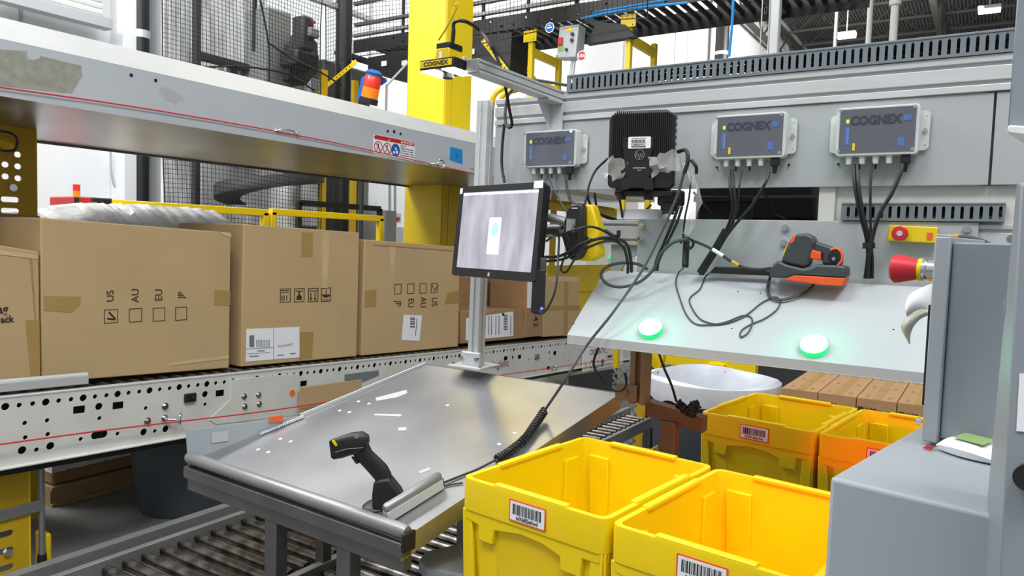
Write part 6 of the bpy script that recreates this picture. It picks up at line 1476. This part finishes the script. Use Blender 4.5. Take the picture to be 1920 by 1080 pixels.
solo('cable_tie', 'black strap holding the right cable bundle on the lower panel', 'strap', MB().cyl(tuple(P(1629, 455, X=2.262)), tuple(P(1629, 466, X=2.262)), .016, n=14), 'black')
# tangle left
cb_('black cord from the left junction box plug to the tangle', [(1061, 338, 2.26), (1064, 358, 2.24), (1075, 385, 2.22), (1105, 412, 2.2), (1135, 432, 2.2), (1160, 447, 2.2)], .005)
cb_('grey thin cord curling from the left junction box behind the monitor', [(1029, 334, 2.27), (1042, 362, 2.24), (1065, 400, 2.22), (1090, 420, 2.2), (1110, 432, 2.2)], .003, 'cable_grey')
cb_('black cord from the thin client left plug down to the tangle', [(1140, 297, 2.2), (1118, 318, 2.18), (1105, 345, 2.16), (1095, 385, 2.14), (1075, 412, 2.13), (1050, 430, 2.14), (1025, 452, 2.2)], .0042)
cb_('black cord arching from the monitor to the cable tie', [(1020, 482, 2.2), (1050, 480, 2.1), (1085, 462, 2.06), (1120, 448, 2.08), (1150, 447, 2.12), (1175, 458, 2.16), (1183, 490, 2.2), (1184, 510, 2.22)], .0052)
cb_('second arching black cord just below the first', [(1020, 490, 2.2), (1055, 486, 2.1), (1090, 470, 2.06), (1125, 455, 2.08), (1152, 452, 2.12), (1170, 466, 2.16), (1177, 495, 2.2), (1177, 512, 2.22)], .0045)
cb_('black cord looping low under the fixed scanner', [(1100, 455, 2.04), (1075, 490, 2.05), (1062, 510, 2.06), (1052, 505, 2.06), (1060, 480, 2.06), (1080, 462, 2.05), (1110, 448, 2.05)], .0035)
cb_('black cord running right from the monitor over the yellow scanner', [(1020, 430, 2.2), (1045, 440, 2.1), (1075, 432, 2.05), (1105, 425, 2.05), (1130, 432, 2.1), (1152, 446, 2.16)], .0038)
cb_('thin cord hanging from the monitor edge to the blue light', [(1042, 405, 2.2), (1048, 440, 2.12), (1046, 490, 2.02), (1042, 540, 1.98), (1030, 572, 1.97), (1018, 587, 1.97), (1010, 582, 1.97)], .0035)
cb_('wide black loop lying across the left end of the shelf', [(1290, 448, 2.18), (1262, 455, 2.18), (1240, 475, 2.18), (1225, 505, 2.18), (1200, 528, 2.16), (1165, 538, 2.14), (1138, 532, 2.14), (1127, 515, 2.16), (1138, 500, 2.2), (1165, 493, 2.22), (1195, 495, 2.24), (1215, 505, 2.25)], .0052, 'cable_grey')
cb_('black cord from the bracket down to the shelf corner', [(1272, 388, 2.18), (1262, 415, 2.2), (1245, 455, 2.22), (1232, 485, 2.22), (1226, 508, 2.22)], .0048)
cb_('black cord parallel to it from the bracket to the shelf', [(1279, 388, 2.18), (1268, 420, 2.2), (1250, 458, 2.22), (1236, 488, 2.22), (1232, 508, 2.22)], .0042)
cb_('thin black cord straight down to the hanging power adapter', [(1296, 330, 2.2), (1292, 370, 2.2), (1284, 410, 2.2), (1281, 446, 2.21)], .003)
cb_('black cord curving from the thin client right port', [(1270, 285, 2.2), (1286, 282, 2.17), (1290, 300, 2.16), (1283, 325, 2.16)], .006)
cb_('short black cord hooking down right of the thin client', [(1296, 300, 2.2), (1305, 312, 2.2), (1306, 325, 2.21)], .005)
cb_('black cord hanging from the beam gap to the yellow beam', [(1100, 362, 2.36), (1108, 385, 2.4), (1130, 405, 2.45), (1165, 412, 2.5), (1215, 398, 2.5), (1245, 398, 2.4), (1262, 400, 2.3)], .0045)
cb_('second hanging black cord crossing the yellow beam', [(1115, 362, 2.36), (1118, 385, 2.4), (1124, 400, 2.42), (1160, 410, 2.45), (1200, 402, 2.45), (1220, 385, 2.4)], .004)
cb_('black cord hanging straight behind the thin client', [(1160, 355, 2.32), (1163, 380, 2.34), (1167, 408, 2.36)], .004)
cb_('black cord inside the dark gap, left', [(1300, 360, 2.36), (1325, 390, 2.38), (1340, 408, 2.4)], .004)
cb_('black loop inside the dark gap, right', [(1420, 356, 2.36), (1445, 375, 2.38), (1452, 400, 2.4), (1475, 412, 2.42)], .003)
cb_('black cord leaving the mast top left of the panel', [(946, 232, 2.24), (942, 270, 2.25), (941, 310, 2.25), (946, 342, 2.24)], .0052)
solo('cable_knot', 'knotted cable ties above the hanging power adapter', 'cable tie', MB().tube(spline([P(1276, 455, X=2.2), P(1284, 446, X=2.19), P(1296, 449, X=2.19), P(1300, 458, X=2.2), P(1294, 466, X=2.2), P(1288, 458, X=2.19)], 6), .004, 8), 'black')
solo('cable_tie', 'black strap on the arching cords near the cable tangle', 'strap', MB().box(tuple(P(1153, 447, X=2.13)), (.02, .02, .022)).box(tuple(P(1160, 438, X=2.13)), (.004, .012, .02)), 'black')
a = P(1286, 476, X=2.22); t = thing('power_adapter', 'slim black adapter hanging on the lower panel', 'adapter', FS(a)); part('adapter_body', MB().box((0, 0, 0), (.018, .085, .016)), 'black', t, .003); part('adapter_ring', MB().box((0, -.012, .0085), (.009, .04, .002)), 'gun_grey', t)
def sc_pts(pts, off=.004): return [Pp(px, py, sp0+sn*off, sn) for px, py in pts]
cable('cable', 'thin dark cord looping over the left half of the shelf', [P(1281, 503, X=2.24)]+sc_pts([(1272, 512), (1267, 530), (1275, 560), (1287, 590), (1304, 607), (1330, 609), (1360, 604), (1392, 592), (1408, 595), (1410, 608), (1402, 624), (1389, 632), (1390, 620), (1408, 608), (1432, 598), (1455, 582), (1463, 565), (1455, 557), (1443, 560), (1425, 570), (1400, 590), (1375, 602), (1340, 609)]), .0022, 'cable_grey')
cable('cable', 'second thin cord zigzagging down the shelf from the cradle strap', [P(1330, 512, X=2.24)]+sc_pts([(1322, 520), (1312, 542), (1293, 560), (1300, 582), (1316, 600), (1345, 608), (1370, 604)]), .0022, 'cable_grey')
cable('cable', 'grey cord drooping from the charging cradle over the shelf', [P(1446, 506, X=2.22)]+sc_pts([(1444, 520), (1439, 540), (1443, 555), (1460, 562), (1485, 558), (1510, 548), (1526, 534)], .01), .0042, 'cable_grey')
cb_('black cord with white and yellow tags leading to the cradle', [(1296, 450, 2.2), (1325, 462, 2.2), (1352, 478, 2.2), (1385, 498, 2.2), (1415, 505, 2.2), (1446, 503, 2.2)], .0042)
for i, (p0_, p1_, m_, lb) in enumerate((((1336, 467.5), (1356, 480), 'paper', 'small white wrap tag on the cradle cord'), ((1372, 490), (1385, 498), 'yellow_dark', 'small yellow wrap tag on the cradle cord'))):
    solo('cord_tag', lb, 'tag', MB().cyl(tuple(P(*p0_, X=2.2)), tuple(P(*p1_, X=2.2)), .0056, n=10), m_)
cable('cable', 'black cord drooping under the shelf beside the support post', [P(1122, 652, X=2.1), P(1113, 680, X=2.1), P(1122, 705, X=2.1), P(1142, 727, X=2.1), P(1162, 733, X=2.1), P(1174, 722, X=2.1), P(1172, 700, X=2.12)], .0042, 'black')
ck = spline([P(1270, 755, X=2.2), P(1285, 768, X=2.2), P(1300, 775, X=2.2), P(1298, 762, X=2.2), P(1310, 758, X=2.2)], 24); hx = []
for i, p in enumerate(ck):
    d_ = (ck[min(i+1, len(ck)-1)]-ck[max(i-1, 0)]); d_ = d_.normalized() if d_.length > 1e-6 else Vector((0, 1, 0)); u_ = d_.orthogonal().normalized() if False else Vector((1, 0, 0)); v_ = d_.cross(u_); v_ = v_.normalized() if v_.length > 1e-3 else Vector((0, 0, 1)); a_ = i/len(ck)*2*PI*18
    hx.append(p+(u_*math.cos(a_)+v_*math.sin(a_))*.012)
t = thing('coiled_cable', 'black spiral cord hanging under the shelf beside the tote', 'cable', T(*P(1290, 765, X=2.2)))
part('straight_cord', MB().tube(spline([P(1236, 664, X=2.12), P(1245, 690, X=2.14), P(1259, 722, X=2.16), P(1268, 752, X=2.19)], 8), .004, 8), 'black', t, world=True)
part('coil', MB().tube(hx, .0042, 6), 'black', t, world=True)
# red lamp of the light curtain glowing on the totes
rp_ = Vector((1.45, .125, 1.09))
t = thing('red_lamp', 'small red signal lamp on the hidden left side of the grey equipment box', 'light', T(*rp_))
part('lamp_housing', MB().box((-.01, -.018, 0), (.04, .028, .04)), 'black', t); part('lamp_lens', MB().lathe([(.014, .011), (.013, .018), (.004, .022)], 18, Ry(90)), 'red_clear', t)
for tg, pw, sz in (((2.04, .55, .91), 18, 46), ((2.75, .22, .90), 45, 30)):
    l = bpy.data.lights.new('red_lamp_light', 'SPOT'); l.energy = pw; l.color = (1, .05, .01); l.spot_size = math.radians(sz); l.spot_blend = .8; l.shadow_soft_size = .02
    o = bpy.data.objects.new('red_lamp_light', l); COL.objects.link(o); o.location = rp_+Vector((.03, .01, 0)); o.rotation_euler = (Vector(tg)-rp_).to_track_quat('-Z', 'Y').to_euler()
